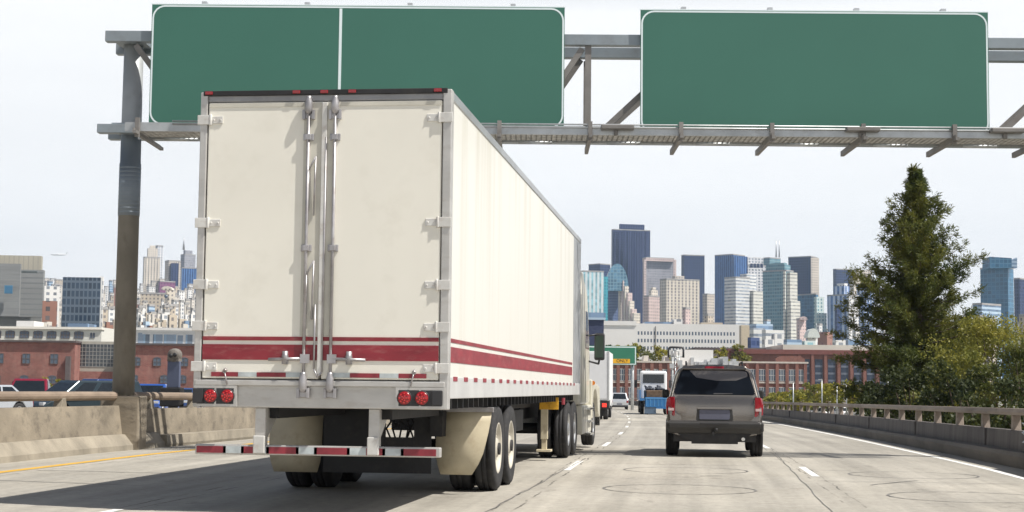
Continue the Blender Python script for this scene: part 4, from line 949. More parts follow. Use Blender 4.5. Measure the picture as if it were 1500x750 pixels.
t = tower(1223, 1226, 1255, 394, 2350, f_slate, 'flat topped slate tower with sunlit tan right face next to the conifer', alpha=20); add(t, 1254.2, 1255, 1281, 394, 2345, f_beige2, 'sunlit_tan_face', 24); add(t, 1247, 1252, 1262, 406, 2150, f_cream, 'cream_shaft', 40)  # tan box paints the sunlit right face of the slate tower
t = tower(1218, 1244, 1259, 432, 1750, f_stripeblue, 'pale blue ribbed tower with stepped white crown before the slate tower', alpha=44); add(t, 1225, 1238, 1247, 418, 1765, f_stripeblue, 'stepped_crown', 44); add(t, 1229, 1238, 1244, 414, 1770, f_white, 'stepped_crown', 44); add(t, 1214, 1217, 1226, 440, 1800, f_slate, 'dark_wing', 30); add(t, 1243, 1245, 1261, 431, 1740, f_white, 'sunlit_white_face', 30)  # white box at the right paints sunlight on that side of the tower
t = tower(1258, 1266, 1285, 417, 2000, f_stripeblue, 'pale ribbed block partly hidden by the edge of the conifer', alpha=40)
# blue glass tower right of the conifer: slanted top
t = tower(1446, 1479, 1493, 392, 1500, f_bluegl, 'blue glass tower with slanting roofline right of the conifer', alpha=52)
def wedge(root, x0, x1, ybot, yt0, yt1, d, m, depth=24):
    a, b_, c, e = (P(x, y, d)-Vector(root.location) for x, y in ((x0, ybot), (x1, ybot), (x1, yt1), (x0, yt0))); q = MB(); A = [a, b_, c, e]
    q.rings([A, [v+HF*depth for v in A]], smooth=False); return q.build('slanted_top', m, root)
wedge(t, 1450, 1482, 392.5, 376, 378, 1497, f_bluegl); wedge(t, 1481.8, 1490, 392.5, 381, 377, 1503, f_ltblue, 8)
t = tower(1490, 1496, 1512, 408, 1700, f_slate, 'dark block at the far right edge beside the slanted glass tower'); t = tower(1430, 1440, 1478, 446, 1300, f_ltblue, 'low light blue building at the foot of the slanted glass tower')

# second tier low city in front of the towers
low_specs = [(1224, 1232, 448, f_slate), (1000, 1012, 452, f_pink), (1120, 1130, 470, f_ltblue), (1198, 1206, 476, f_white), (1250, 1262, 480, f_white), (1032, 1046, 462, f_tan)]
for i, (xa, xb, yt, m) in enumerate(low_specs):
    tower(xa, xa+(xb-xa)*.35, xb, yt, 1500-20*i, m, ['dark narrow block in the gap left of the ribbed tower', 'pink block at the foot of the wide beige tower', 'pale blue block at the foot of the glass tower', 'little white block beneath the pale green corner', 'little white block at the foot of the ribbed tower', 'tan block at the foot of the tall blue tower'][i], name='office_block')
t = tower(1088, 1104, 1122, 480, 900, f_ribbon, 'white and blue banded offices with a raised middle before the towers', name='office_block', alpha=20); add(t, 1100, 1108, 1134, 474, 905, f_ltblue, 'middle_block', 20); add(t, 1118, 1122, 1151, 483, 890, f_ribbon, 'end_wing', 20)
t = tower(1096, 1100, 1115, 494, 600, F('f_navy', (.06, .09, .20), (.03, .05, .13), 3, 3, .8, .6), 'small navy block on the roofs before the banded offices', name='office_block')
# shell roof
t = tower(1184, 1188, 1200, 494, 800, f_white, 'white curved shell roof hall with a spike, among the low roofs', name='shell_hall'); barrel(t, 1183, 1201, 494.5, 481, 797, mat('shell_white', (.66, .70, .66), .5), 10, 12, 'shell_roof'); c = P(1196, 482, 799)-Vector(t.location); MB().tube(c, c+Vector((0, 0, 3)), .15, .08, n=5).build('spike', M_alu, t)
t = tower(1201, 1212, 1222, 486, 850, F('f_redblock', (.36, .20, .16), (.2, .1, .1), 6, 6, .2, .2), 'plain red brown block beside the white shell roof', name='office_block')
for i, (xa, xb, yt, m, lb) in enumerate(((1118, 1135, 497, f_white, 'white rooftop plant room left of the long concrete roof'), (1150, 1176, 497, f_ltblue, 'long blue glass penthouse on the near roofs'), (1176, 1196, 499, f_palegr, 'greenish rooftop pavilion below the shell roof'), (1222, 1240, 498, f_white, 'white rooftop box right of the red brown block'), (1240, 1262, 497, f_ltblue, 'blue rooftop box against the conifer'), (1132, 1150, 489, f_white, 'white boxy roof building above the long concrete roof'))):
    tower(xa, xa+3, xb, yt, 560+8*i, m, lb, name='rooftop_building', alpha=15)

# long white building with three rows of small windows
M_wallw = mat('white_render', (.74, .73, .71), .8, var=.04, scale=.05, dirt=(.6, .59, .56), dirt_amt=.3)
M_win = mat('far_window_glass', (.10, .13, .18), .15, var=.4, scale=.3)
def slab(x0, x1, ytop, d, depth, m, name, label, cat='building', skew=0, base=-3, roofm=None, yb=None):
    """Long building facing the camera; local x runs along its front, y away from it."""
    A = P(x0, 568, d); zt = P((x0+x1)/2, ytop, d).z; L = (x1-x0)*d/FPX
    t = thing(name, label, cat, (A.x, A.y, base), YAW+skew)
    q = MB().box(0, L, 0, depth, 0, zt-base, 0, 1); q.build('walls', [m, roofm or M_roof], t); return t, L, zt-base
t, L, Hh = slab(870, 1083, 474, 620, 40, M_wallw, 'white_building', 'long white building with rows of small windows below the towers')
k = 620/FPX
winmb = MB().box(0, 9*k*.26, -.02, .25, 0, 6*k*.85)
proto = None
for r_ in range(3):
    for i in range(31):
        x = L*.30+i*(L*.68)/31; z = Hh-(9+11*r_)*k
        if proto is None: proto = winmb.build('window', M_win, t); o = proto
        else: o = proto.copy(); COL.objects.link(o); o.parent = t
        o.location = (x, 0, z-2)
MB().box(-.3, L*.29, -.4, 12, Hh-.8, Hh+3.5*k).build('raised_parapet', M_wallw, t); MB().box(L*.36, L*.55, 8, 20, Hh, Hh+4*k).build('roof_plant', f_ltblue, t); MB().box(L*.56, L*.62, 6, 16, Hh, Hh+8*k).build('roof_plant', f_white, t)
MB().box(L*.75, L*.9, 6, 14, Hh, Hh+3.5*k).build('roof_plant', f_tan, t); MB().box(L*.42, L*.425, -.3, -.1, Hh*.35, Hh-1).build('downpipe', M_steel2, t)
t, L, Hh = slab(845, 884, 468, 480, 20, F('f_navybox', (.035, .045, .10), (.02, .03, .07), 30, 30, .5, .5), 'navy_building', 'dark navy wall under a pale roof just beyond the mirror'); MB().box(-.5, L+.5, -.5, 20.5, Hh, Hh+2.2).build('roof_band', f_ltblue, t)
t, L, Hh = slab(1086, 1098, 476, 700, 12, mat('tan_tower', (.56, .48, .36), .8), 'stair_tower', 'plain tan stair tower at the right end of the white building')

# near red brick building with tall white framed windows
def brick_mat(name, c1, c2, mortar, sc=1.0, white=.0):
    m, nt, b = new_mat(name); bt_ = nt.nodes.new('ShaderNodeTexBrick'); link(nt, coords(nt, 'UV'), bt_.inputs['Vector'])
    bt_.inputs['Color1'].default_value = (*c1, 1); bt_.inputs['Color2'].default_value = (*c2, 1); bt_.inputs['Mortar'].default_value = (*mortar, 1)
    bt_.inputs['Scale'].default_value = sc; bt_.inputs['Mortar Size'].default_value = .012; bt_.inputs['Brick Width'].default_value = .5; bt_.inputs['Row Height'].default_value = .16
    col = mix_col(nt, ramp(nt, noise(nt, coords(nt), .9, 8, .75), .45, .7, 0, .35+white), bt_.outputs[0], (.40, .24, .20) if white else (.16, .08, .06))
    col = mix_col(nt, ramp(nt, noise(nt, scaled(nt, coords(nt), (1, 1, .4)), .3, 6, .7), .45, .7, 0, .6), col, (.13, .065, .055))
    link(nt, col, b.inputs['Base Color']); b.inputs['Roughness'].default_value = .9; return m
M_brick = brick_mat('red_brick', (.27, .10, .075), (.21, .075, .06), (.33, .26, .22)); M_brickl = brick_mat('weathered_brick', (.30, .105, .085), (.22, .075, .065), (.36, .28, .25), 1, .2)
M_trim = mat('pale_stone_trim', (.56, .51, .46), .8, var=.1); M_shade = mat('window_blind', (.55, .56, .55), .6, var=.1); M_dkroof = mat('dark_roof', (.10, .08, .08), .8)
def window_mesh(w_, h, m_frame, cols=2, rows=2, arch=False):
    q = MB(); 
    if arch: q.prism([(-w_/2, 0), (w_/2, 0)]+[(w_/2*math.cos(PI*i/8), h*.7+h*.3*math.sin(PI*i/8)) for i in range(9)], 'y', -.03, .1, 0)
    else: q.box(-w_/2, w_/2, -.03, .1, 0, h, 0)
    f = .07*w_
    for i in range(cols+1): x = -w_/2+w_*i/cols; q.box(x-f/2, x+f/2, -.08, -.031, 0, h*(.85 if arch else 1), 1)
    for j in range(rows+1): z = h*(.9 if arch else 1)*j/rows; q.box(-w_/2+f*.51, w_/2-f*.51, -.075, -.032, z-f/2, z+f/2, 1)
    return q
def brick_block(x0, x1, ytop, d, depth, label, bays, floors, zf, ww, wh, m=None, skew=0):
    t, L, Hh = slab(x0, x1, ytop, d, depth, m or M_brick, 'brick_building', label, skew=skew)
    MB().box(-.3, L+.3, -.35, depth, Hh-.02, Hh+.35).build('cornice', M_trim, t)
    proto = None; bw = L/bays
    for f_ in range(floors):
        zz = Hh-zf*(f_+1)
        MB().box(-.05, L+.05, -.18, -.001, zz-.5, zz-.2).build('string_course', M_trim, t)
        for i in range(bays):
            if proto is None: proto = window_mesh(ww, wh, None, 3, 2).build('window', [M_win, M_shade], t); o = proto
            else: o = proto.copy(); COL.objects.link(o); o.parent = t
            o.location = (bw*(i+.5), -.02, zz)
    for i in range(bays+1):
        x = min(max(bw*i, .35), L-.35); MB().box(x-.35, x+.35, -.3, -.002, 0, Hh-.03).build('pilaster', m or M_brick, t)
    return t, L, Hh
t, L, Hh = brick_block(1080, 1182, 532, 345, 18, 'red brick warehouse with tall paned windows behind the SUV roof', 7, 3, 3.9, 1.5, 2.5)
MB().prism([(L*.55, Hh+.3), (L*.97, Hh+.3), (L*.97, Hh+1.0), (L*.90, Hh+1.6), (L*.62, Hh+1.6), (L*.55, Hh+1.0)], 'y', -.3, .3).build('gable_parapet', M_brick, t)
t, L, Hh = brick_block(893, 992, 531, 330, 16, 'red brick building with white windows behind the flatbed truck', 8, 3, 3.8, 1.5, 2.4)
for k_ in range(3): MB().prism([(L*(.2+.3*k_), Hh+.3), (L*(.30+.3*k_), Hh+.3), (L*(.28+.3*k_), Hh+1.5), (L*(.22+.3*k_), Hh+1.5)], 'y', 1, 6).build('roof_monitor', f_house, t)
t, L, Hh = brick_block(992, 1080, 537, 335, 16, 'low red brick building with a pale roof shed, directly behind the SUV', 8, 2, 4, 1.5, 2.4)
MB().box(L*.0, L*.62, 2, 14, Hh+.3, Hh+3.6).build('roof_shed', M_wallw, t)
q = MB()
for k_ in range(20): x = R.uniform(.2, .98)*L; q.box(x, x+R.uniform(.5, 1.4), -.1+R.uniform(0, 5), 6+R.uniform(0, 2), Hh+.35, Hh+R.uniform(.8, 2.3))
q.build('roof_equipment', M_alu, t)
# large brick stadium front with tall dark bays, concrete roof band
t, L, Hh = slab(1068, 1300, 519, 420, 60, M_brick, 'brick_stadium', 'big brick arena front with tall dark bays and concrete roof band')
k = 420/FPX; z_a, z_b = Hh-44*k, Hh-7*k
MB().box(-.4, L+.4, -.6, 30, Hh-.01, Hh+1.2).build('cornice', mat('maroon_cornice', (.19, .07, .06), .8), t)
MB().box(L*.34, L*.99, -.3, 50, Hh+1.2, Hh+14*k).build('concrete_roof', mat('pale_concrete', (.62, .58, .52), .8, var=.08, scale=.1), t); MB().box(0, L*.30, 4, 50, Hh+1.2, Hh+7*k).build('concrete_roof', mat('pale_concrete', (.62, .58, .52)), t)
for i in range(9):
    x = L*.46+i*19*k; q = MB().box(x, x+11.5*k, -.03, .2, z_a, z_b, 0)
    for j in range(3): q.box(x+.1, x+11.5*k-.1, -.07, -.031, z_a+(z_b-z_a)*(.12+.28*j), z_a+(z_b-z_a)*(.2+.28*j), 1)
    q.build('tall_bay', [mat('bay_dark_glass', (.03, .045, .08), .2, var=.3), mat('bay_mullion', (.15, .17, .22), .5)], t)
    MB().box(x-5.5*k, x-1.5*k, -.5, -.002, 0, Hh-.02).build('pier', M_brick, t); MB().box(x+2*k, x+9*k, -.6, -.35, 0, z_a-.5).build('bay_base', M_trim, t)
t, L, Hh = slab(1020, 1120, 514, 440, 30, mat('pale_shed', (.60, .56, .51), .8, var=.06), 'pale_shed', 'pale flat roofed shed with dark eave between white building and arena'); MB().box(-.4, L+.4, -.5, 31, Hh, Hh+.9).build('eave', M_dkroof, t)

# ------------------------------------------------------------------ left: brick row, white hall, glass grid, city on the hills
t, L, Hh = slab(-60, 108, 501, 235, 25, M_brickl, 'brick_building', 'long weathered red brick warehouse at left with small dark windows')
k = 235/FPX; MB().box(-.2, L+.2, -.4, 25.3, Hh, Hh+.3).build('eave', M_dkroof, t)
def winrow(t, xs_, z, w_, h, mats, arch=False, cols=2, rows=2):
    proto = None
    for x in xs_:
        if proto is None: proto = window_mesh(w_, h, None, cols, rows, arch).build('window', mats, t); o = proto
        else: o = proto.copy(); COL.objects.link(o); o.parent = t
        o.location = (x, -.02, z)
M_wf = mat('dark_window_frame', (.12, .10, .10), .7)
winrow(t, [(px+60)*k for px in (-25, -2, 37, 78)], Hh-31*k, 11*k, 14*k, [M_win, M_wf]); winrow(t, [(px+60)*k for px in (-6, 35, 76)], Hh-60*k, 12*k, 12*k, [M_win, M_wf], True)
MB().box(L-12*k, L-5*k, -.6, -.002, 0, Hh-20*k).build('drain_stack', M_wf, t)
t, L, Hh = slab(107, 172, 500, 238, 22, mat('grey_cladding', (.40, .38, .33), .7, var=.08), 'glass_building', 'grey framed building with large gridded glass front beside the column')
k = 238/FPX; q = MB().box(1.5*k, L-1*k, -.02, .1, Hh-37*k, Hh-4*k, 0)
for i in range(13): q.box(1.5*k+(L-2.5*k)*i/12-.04, 1.5*k+(L-2.5*k)*i/12+.04, -.07, -.021, Hh-37*k, Hh-4*k, 1)
for j in range(7): q.box(1.5*k, L-1*k, -.06, -.022, Hh-37*k+33*k*j/6-.04, Hh-37*k+33*k*j/6+.04, 1)
q.build('gridded_glass', [mat('grid_glass', (.06, .07, .08), .12, var=.4, scale=.3), mat('grid_mullion', (.30, .30, .29), .5)], t)
MB().box(-.8*k, .8*k, -.4, -.1, 0, Hh+.2).build('white_edge_post', M_trim, t); MB().box(0, L, -.3, -.1, 0, Hh-44*k).build('low_wall', M_brickl, t)
t, L, Hh = slab(172, 330, 506, 236, 22, M_brickl, 'brick_building', 'red brick building between the column and the trailer, arched windows')
k = 236/FPX; MB().box(-.2, L+.2, -.4, 22.3, Hh, Hh+.3).build('eave', M_dkroof, t)
winrow(t, [(px-172)*k for px in (199, 229, 269)], Hh-30*k, 11*k, 13*k, [M_win, M_wf], True); winrow(t, [(px-172)*k for px in (196, 267, 240)], Hh-55*k, 11*k, 12*k, [M_win, M_wf], True)
# white hall with arched windows behind the brick row
t, L, Hh = slab(-50, 146, 478, 330, 25, mat('hall_white', (.66, .65, .60), .8, var=.05, scale=.1), 'white_hall', 'white hall with a row of arched windows above the brick warehouse')
k = 330/FPX; winrow(t, [(px+50)*k for px in (-28, -8, 12, 33, 53, 73, 93, 113)], Hh-17*k, 13*k, 11*k, [M_win, M_wf], True, 3, 2)
MB().box(-.2, L+.2, -.4, 2, Hh-4*k, Hh-3*k).build('ledge', M_trim, t); winrow(t, [(px+50)*k for px in (131, 135)], Hh-16*k, 3*k, 8*k, [M_win, M_wf], True, 1, 1)
MB().box((14+50)*k, (40+50)*k, 3, 10, Hh, Hh+9*k).build('roof_house', f_white, t); MB().box((90+50)*k, (120+50)*k, 3, 10, Hh, Hh+6*k).build('roof_house', f_ltblue, t)
# white modern block right of the column
t, L, Hh = slab(194, 330, 484, 300, 20, mat('modern_white', (.70, .71, .72), .6, var=.04), 'white_block', 'white modern block with blue glass panels right of the gantry column')
k = 300/FPX
for xa, xb, ya, yb_ in ((200, 206, 488, 503), (206, 217, 490, 503), (222, 236, 490, 504), (238, 256, 490, 504), (258, 266, 491, 505), (270, 280, 490, 505)):
    MB().box((xa-194)*k, (xb-194)*k, -.05, .1, Hh-(yb_-484)*k, Hh-(ya-484)*k).build('window', F('f_wbw', (.30, .42, .55), (.22, .28, .36), 2, 3, .8, .9), t)
MB().box(-.3, L+.3, -.6, 20.5, Hh, Hh+.5).build('roof_edge', M_wallw, t); MB().box(0, L, -1.5, -1.45, Hh-2*k, Hh-1.2*k).build('balcony_rail', M_alu, t)

# grey angular federal building and dark glass cube
t = tower(-40, -38, 53, 462, 720, mat('panel_grey', (.24, .245, .245), .6, .2, var=.12, scale=.05, stretch=(1, 1, 20)), 'large grey panelled building with tan upper block at left edge', alpha=8)
f_pan = F('f_panel', (.25, .255, .255), (.19, .20, .205), 60, 2.4, 1, .25, .5, .05)
add(t, -38, -36, 54, 393, 712, f_pan, 'grey_block', 8, 463); add(t, -42, -40, 50, 372, 735, F('f_pantan', (.42, .39, .32), (.34, .32, .27), 2.2, 50, .2, 1, .6, .05), 'tan_top', 8, 397); add(t, -46, -44, 20, 384, 690, mat('panel_grey', (.24, .245, .245)), 'front_leaf', 10, 462); add(t, 0, 1, 12, 417, 688, f_bluegl, 'blue_opening', 10, 429)
add(t, 20, 21, 47, 395.5, 705, mat('panel_shadow_gap', (.12, .14, .14), .7), 'roof_gap', 8, 398)
t = tower(85, 86.5, 141, 405, 640, f_dkgl, 'dark blue glass cube building with pale right edge', alpha=6); add(t, 140.6, 140.8, 143.5, 404, 642, f_white, 'pale_edge', 6)
t = tower(55, 58, 78, 440, 600, f_brick, 'small orange brick block between grey building and glass cube', alpha=18); t = tower(52, 60, 80, 418, 900, f_white, 'white ribbed block behind the small orange brick block', alpha=25)
# distant landmark towers on the hill
t = tower(202, 206, 227, 376, 2500, f_beige, 'stepped warm beige deco tower on the hill right of the column', alpha=24); add(t, 208, 211, 224, 362, 2510, f_cream, 'setback', 24); add(t, 212, 214, 221, 358, 2515, f_cream, 'peak', 24)
t = tower(214, 225, 232, 359, 2600, f_whgrid, 'slim white and dark tower behind the beige deco tower', alpha=40)
t = tower(233, 242, 258, 381, 2450, f_beige2, 'broad brown banded tower between the deco tower and the spire', alpha=30); add(t, 241, 246, 256, 384, 2440, f_555, 'dark_bay', 20)
t = tower(257, 265, 279, 372, 2550, f_grey, 'grey tower with pyramid top and needle near the trailer edge', alpha=38); add(t, 262, 266, 275, 365, 2555, f_grey, 'setback', 38); c = P(269, 366, 2556)-Vector(t.location); MB().tube(c, c+Vector((0, 0, 22)), 2.2, .3, n=6).build('needle', M_alu, t)
t = tower(258, 262, 285, 392, 2300, f_blue, 'blue ribbed low tower in front of the needle tower', alpha=20); t = tower(226, 230, 250, 412, 2000, F('f_plum', (.25, .10, .20), (.14, .06, .12), 4, 4, .5, .5), 'plum coloured block below the brown banded tower', alpha=30)
t = tower(198, 202, 240, 430, 1500, f_tan, 'long tan block with window strips right of the column', alpha=14); t = tower(236, 240, 252, 424, 1400, f_cream, 'cream clock tower block with round window left of trailer', alpha=20)
barrel(t, 236, 252, 424.5, 419, 1396, f_cream, 10); c = P(243, 434, 1390)-Vector(t.location); MB().lathe([(0, 0), (1.6, 0), (1.6, .4)], c, 'y', 14).build('round_window', M_win, t)
# hill under the far city
hl = MB(); N_ = 26
def hill(x, y):
    c = math.exp(-((x+900)/650)**2)*75; return -4+c*max(0, min(1, (y-900)/1500))
for i in range(N_):
    for j in range(N_):
        p4 = [(-2600+3400*a/N_, 850+2600*b_/N_) for a, b_ in ((i, j), (i+1, j), (i+1, j+1), (i, j+1))]
        hl.poly([(x, y, hill(x, y)) for x, y in p4], smooth=True)
structure(hl.build('hill', mat('hill_ground', (.20, .19, .16), .9, var=.3, scale=.01)))
kinds = [(f_house, 'small buff house among the pale roofs climbing the hill at left'), (f_white, 'small white house among the pale roofs climbing the hill at left'), (f_tan, 'small tan house among the pale roofs climbing the hill at left'), (f_brick, 'small brown house among the pale roofs climbing the hill at left'), (f_ltblue, 'small bluish house among the pale roofs climbing the hill at left')]
for i in range(210):
    f_ = i/210; yt = 411+70*f_**1.15+R.uniform(-4, 4); d_ = 2400*(1-f_)**1.3+420
    xa = R.uniform(52, 282); w_ = R.uniform(5, 13)
    if 84 < xa+w_ and xa < 142 and d_ < 640: continue
    m, lb = R.choices(kinds, (6, 9, 3, 1, 1))[0]
    tower(xa, xa+w_*R.uniform(.2, .5), xa+w_, yt, d_, m, lb, name='hill_house', alpha=R.uniform(20, 55), group='houses climbing the hill at left', base=min(-3, 0), cat='house')
kinds2 = [(f_white, 'low white building in the skyline gaps behind the conifer side'), (f_tan, 'low tan building in the skyline gaps behind the conifer side')]
for i in range(46):
    xa = R.uniform(50, 280); w_ = R.uniform(5, 12); m, lb = R.choices(kinds, (6, 7, 4, 1, 2))[0]
    tower(xa, xa+w_*R.uniform(.2, .5), xa+w_, R.uniform(407, 424), R.uniform(2200, 2700), m, lb, name='hill_house', alpha=R.uniform(20, 55), group='houses climbing the hill at left', cat='house')
for i in range(16):
    xa = R.uniform(1280, 1500); w_ = R.uniform(10, 24); m, lb = R.choice(kinds2)
    tower(xa, xa+w_*.3, xa+w_, R.uniform(455, 500), R.uniform(700, 1500), m, lb, name='low_building', alpha=R.uniform(20, 50), group='low buildings behind the trees at right')

# ------------------------------------------------------------------ trees
def leaf_mat(name, c1, c2, c3, scale):
    m, nt, b = new_mat(name); c = coords(nt)
    n1 = ramp(nt, noise(nt, c, scale, 3), .35, .65); n2 = ramp(nt, noise(nt, c, scale*5, 3), .4, .75)
    col = mix_col(nt, n2, mix_col(nt, n1, c1, c2), c3); link(nt, col, b.inputs['Base Color'])
    b.inputs['Roughness'].default_value = .55; b.inputs['Specular IOR Level'].default_value = .3
    tr_ = nt.nodes.new('ShaderNodeBsdfTranslucent'); link(nt, col, tr_.inputs[0]); mx = nt.nodes.new('ShaderNodeMixShader'); mx.inputs[0].default_value = .35
    out = nt.nodes['Material Output']; link(nt, b.outputs[0], mx.inputs[1]); link(nt, tr_.outputs[0], mx.inputs[2]); link(nt, mx.outputs[0], out.inputs[0])
    return m
M_con = leaf_mat('conifer_needles', (.055, .08, .022), (.19, .18, .03), (.09, .115, .028), .45)
M_oliv = leaf_mat('olive_leaves', (.19, .20, .04), (.34, .30, .05), (.13, .15, .035), .5)
M_dark = leaf_mat('dark_leaves', (.028, .042, .013), (.07, .08, .02), (.04, .052, .016), .6)
M_lime = leaf_mat('lime_leaves', (.26, .26, .03), (.42, .34, .04), (.16, .18, .03), .4)
M_mid = leaf_mat('mid_leaves', (.11, .13, .03), (.20, .19, .04), (.07, .095, .025), .5)
M_bark = mat('bark', (.10, .075, .055), .9, var=.3, scale=3, bump=.6)
def rnd_unit(rg):
    while True:
        v = Vector((rg.uniform(-1, 1), rg.uniform(-1, 1), rg.uniform(-1, 1)))
        if .05 < v.length < 1: return v.normalized()
def leaf(mb, p, d, l, w_, rg):
    s = d.cross(rnd_unit(rg))
    if s.length < .1: return
    s = s.normalized()*w_
    mb.poly((p, p+d*l*.5+s, p+d*l, p+d*l*.5-s))
def conifer(loc, Ht, rad, label, seed, leaves=1.0, m=None):
    rg = random.Random(seed); t = thing('conifer', label, 'tree', loc)
    tk = MB(); pts = [Vector((rg.uniform(-.1, .1)*k/10, rg.uniform(-.1, .1)*k/10, Ht*k/10)) for k in range(11)]
    for k in range(10): tk.tube(pts[k], pts[k+1], .38*(1-k/10)+.02, .38*(1-(k+1)/10)+.02, n=9)
    cr = MB(); nb = int(235*leaves); rad_a = [rg.uniform(.78, 1.12) for _ in range(9)]
    for i in range(nb):
        f_ = 1-(1-i/nb)**1.05 if False else (i/nb)
        z = Ht*(.10+.89*f_**.93); tt_ = f_
        prof = rad*min(1, (1-tt_)*Ht*.9/7.2)**.92
        a = rg.uniform(0, 2*PI); lobe = rad_a[int((a/(2*PI))*9) % 9]*(1+.14*math.sin(z*2.1+a*2))
        ln = max(.2, prof*lobe*rg.uniform(.68, 1.06))
        up = .15+.75*tt_**1.5-.25*(1-tt_)
        d = Vector((math.cos(a), math.sin(a), up+rg.uniform(-.12, .18)))
        base = Vector((0, 0, z-ln*max(0, up)*.6)); L_ = ln
        tip = base+Vector((d.x, d.y, d.z))*L_
        midp = base.lerp(tip, .55)+Vector((0, 0, -.06*L_))
        tk.tube(base, midp, .05*(1-tt_)+.015, .03*(1-tt_)+.01, n=4, caps=False); tk.tube(midp, tip, .03*(1-tt_)+.01, .006, n=4, caps=False)
        ncl = max(4, int(L_*5))
        for c in range(ncl):
            u = (c+rg.random())/ncl; u = .10+.90*u**1.15
            p = base.lerp(midp, u/.55) if u < .55 else midp.lerp(tip, (u-.55)/.45)
            sub = rnd_unit(rg)*rg.uniform(.1, .42)*(1.15-u*.6)*min(1, L_/1.2); sub.z *= .55
            q = p+sub
            for _ in range(40):
                dd = (Vector((d.x, d.y, .35)).normalized()*.7+rnd_unit(rg)*.8).normalized()
                leaf(cr, q+rnd_unit(rg)*rg.uniform(0, .26)*min(1, .35+L_*.6), dd, rg.uniform(.13, .28), rg.uniform(.014, .028), rg)
    for k in range(46):
        z = Ht*rg.uniform(.90, 1.0); leaf(cr, Vector((rg.uniform(-.08, .08), rg.uniform(-.08, .08), z)), (rnd_unit(rg)+Vector((0, 0, 1.2))).normalized(), .32, .04, rg)
    tk.build('trunk', M_bark, t); cr.build('crown', m or M_con, t); return t
def broadleaf(loc, Ht, rad, label, seed, m, nclump=40, per=90, ls=.16, group=None, low=.25, flat=1.0, name='tree', cat='tree'):
    rg = random.Random(seed); t = thing(name, label, cat, loc, 0, group)
    tk = MB(); tk.tube((0, 0, 0), (0, 0, Ht*.5), .035*Ht*.5+.06, .03*Ht*.5+.03, n=8); cr = MB()
    for i in range(nclump):
        v = rnd_unit(rg); r_ = rg.uniform(.45, 1)**.6
        c = Vector((v.x*rad*r_, v.y*rad*r_, Ht*(low+(1-low)*.5)+v.z*Ht*(1-low)*.46*r_*flat))
        if i % 2 == 0: tk.tube((0, 0, Ht*rg.uniform(.25, .5)), c, .05, .012, n=4, caps=False)
        cs = rad*rg.uniform(.20, .36)
        for _ in range(per):
            o = rnd_unit(rg)*cs*rg.random()**.45; o.z *= .75
            leaf(cr, c+o, (rnd_unit(rg)+Vector((0, 0, .3))+v*.3).normalized(), ls*rg.uniform(.8, 1.7), ls*rg.uniform(.3, .5), rg)
    tk.build('trunk', M_bark, t); cr.build('crown', m, t); return t
# tall conifer beyond the right parapet
dC = 74; p = P(1345, 590, dC); zt = P(1348, 240, dC).z
conifer((p.x, p.y, -3), zt+3, 3.6, 'tall dark conifer with pointed top beyond the right parapet', 3, 1.75)
def tree_at(px, ytop, d, rad, label, seed, m, **kw):
    p = P(px, 590, d); z = P(px, ytop, d).z; return broadleaf((p.x, p.y, -3), z+3, rad, label, seed, m, **kw)
tree_at(1452, 452, 60, 2.35, 'yellow green bushy tree right of the conifer foot', 11, M_oliv, nclump=80, per=260, ls=.09, low=.15)
tree_at(1508, 474, 52, 1.5, 'olive tree at the far right edge of the picture', 12, M_mid, nclump=60, per=240, ls=.085, low=.15)
tree_at(1408, 520, 56, 1.5, 'low dark bush under the yellow green tree', 13, M_dark, nclump=45, per=110, ls=.13, low=.1)
tree_at(1470, 540, 44, 1.5, 'low dark bush nearest the parapet at the right edge', 14, M_dark, nclump=45, per=110, ls=.12, low=.1)
tree_at(1292, 545, 66, 1.25, 'dark bush at the left foot of the conifer', 15, M_dark, nclump=40, per=110, ls=.14, low=.1)
tree_at(1335, 530, 62, 1.9, 'dark bush in front of the conifer trunk', 16, M_dark, nclump=45, per=110, ls=.14, low=.1)
tree_at(1378, 528, 64, 1.8, 'mid green bush right of the conifer trunk', 17, M_mid, nclump=40, per=100, ls=.14, low=.1)
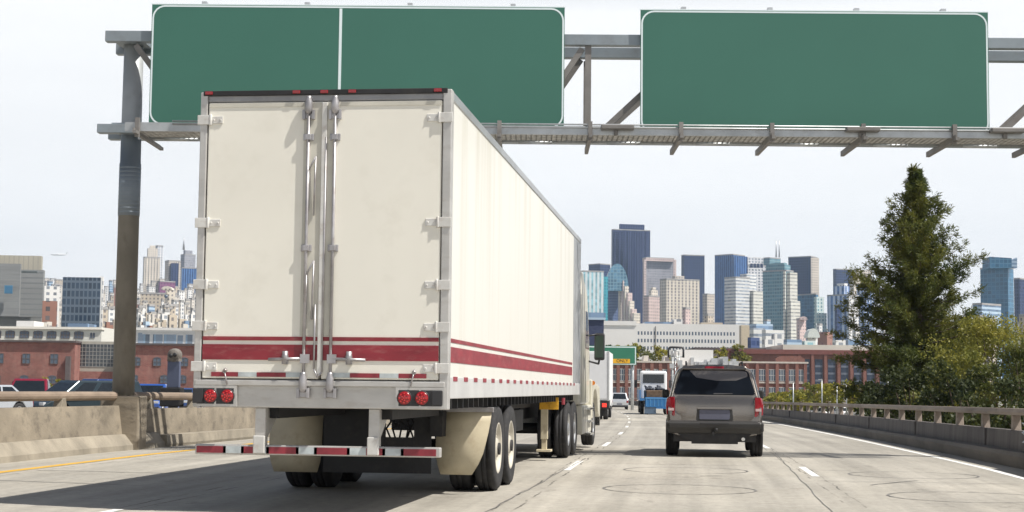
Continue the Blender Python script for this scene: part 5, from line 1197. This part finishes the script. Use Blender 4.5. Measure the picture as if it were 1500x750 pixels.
# street trees between the arena and the parapet
for k, (px, yt, d_, r_, m, lb) in enumerate(((1140, 572, 250, 2.2, M_oliv, 'small brownish street tree at the warehouse corner'), (1163, 570, 240, 2.3, M_lime, 'first lime green street tree before the brick warehouse'), (1192, 556, 255, 2.2, M_oliv, 'taller olive street tree in front of the arena'), (1213, 560, 250, 2.4, M_lime, 'bright lime street tree before the arena bays'), (1240, 559, 245, 2.8, M_lime, 'round lime street tree nearest the conifer'), (1180, 572, 262, 1.6, M_mid, 'small green street tree between lime ones'))):
    tree_at(px, yt, d_, r_, lb, 30+k, m, nclump=28, per=60, ls=.32, low=.2)
# tree tops before the white building
for k, (px, yt, r_, m, lb) in enumerate(((892, 497, 1.6, M_dark, 'thin dark young tree against the white building'), (912, 501, 3.2, M_lime, 'lime tree top above the distant green sign'), (928, 501, 2.6, M_lime, 'second lime tree top above the distant green sign'), (939, 503, 3.2, M_mid, 'round green tree at the right end of the distant sign'), (970, 502, 2.8, M_lime, 'small lime tree left of the dark frame mast'), (1056, 504, 2.2, M_lime, 'lime tree low against the white building right part'), (1084, 502, 2.6, M_oliv, 'olive tree below the tan stair tower'))):
    tree_at(px, yt, 400+k*3, r_, lb, 50+k, m, nclump=26, per=50, ls=.5, low=.45)
tree_at(75, 545, 190, 1.4, 'small yellow green bush before the left brick warehouse', 70, M_lime, nclump=18, per=50, ls=.25, low=.2)
# street lamps beyond the parapets
lp = None
for px, yb_, yt, d_ in ((1162, 596, 560, 230), (1204, 596, 556, 235), (1226, 597, 565, 225), (1240, 597, 563, 240)):
    p = P(px, 590, d_); z = P(px, yt, d_).z
    t = thing('street_lamp', 'slim pale street lamp among the lime trees near the arena', 'street lamp', (p.x, p.y, -3), 0, 'lamps among the street trees')
    MB().tube((0, 0, 0), (0, 0, z+3), .11, .07, n=8).build('pole', M_galv, t); MB().box(-.5, .08, -.12, .12, z+2.95, z+3.08).build('lamp_head', M_alu, t, bevel=.03)
# ------------------------------------------------------------------ the air between here and the far city
hz, nt, b = new_mat('haze'); nt.nodes.remove(b)
pv = nt.nodes.new('ShaderNodeVolumePrincipled'); pv.inputs['Color'].default_value = (.58, .76, 1, 1); pv.inputs['Density'].default_value = 9e-5; pv.inputs['Anisotropy'].default_value = .2
nt.links.new(pv.outputs[0], nt.nodes['Material Output'].inputs['Volume'])
a = MB().box(-3200, 3200, -250, 4300, -5, 420); o = a.build('haze', hz); o['kind'] = 'stuff'
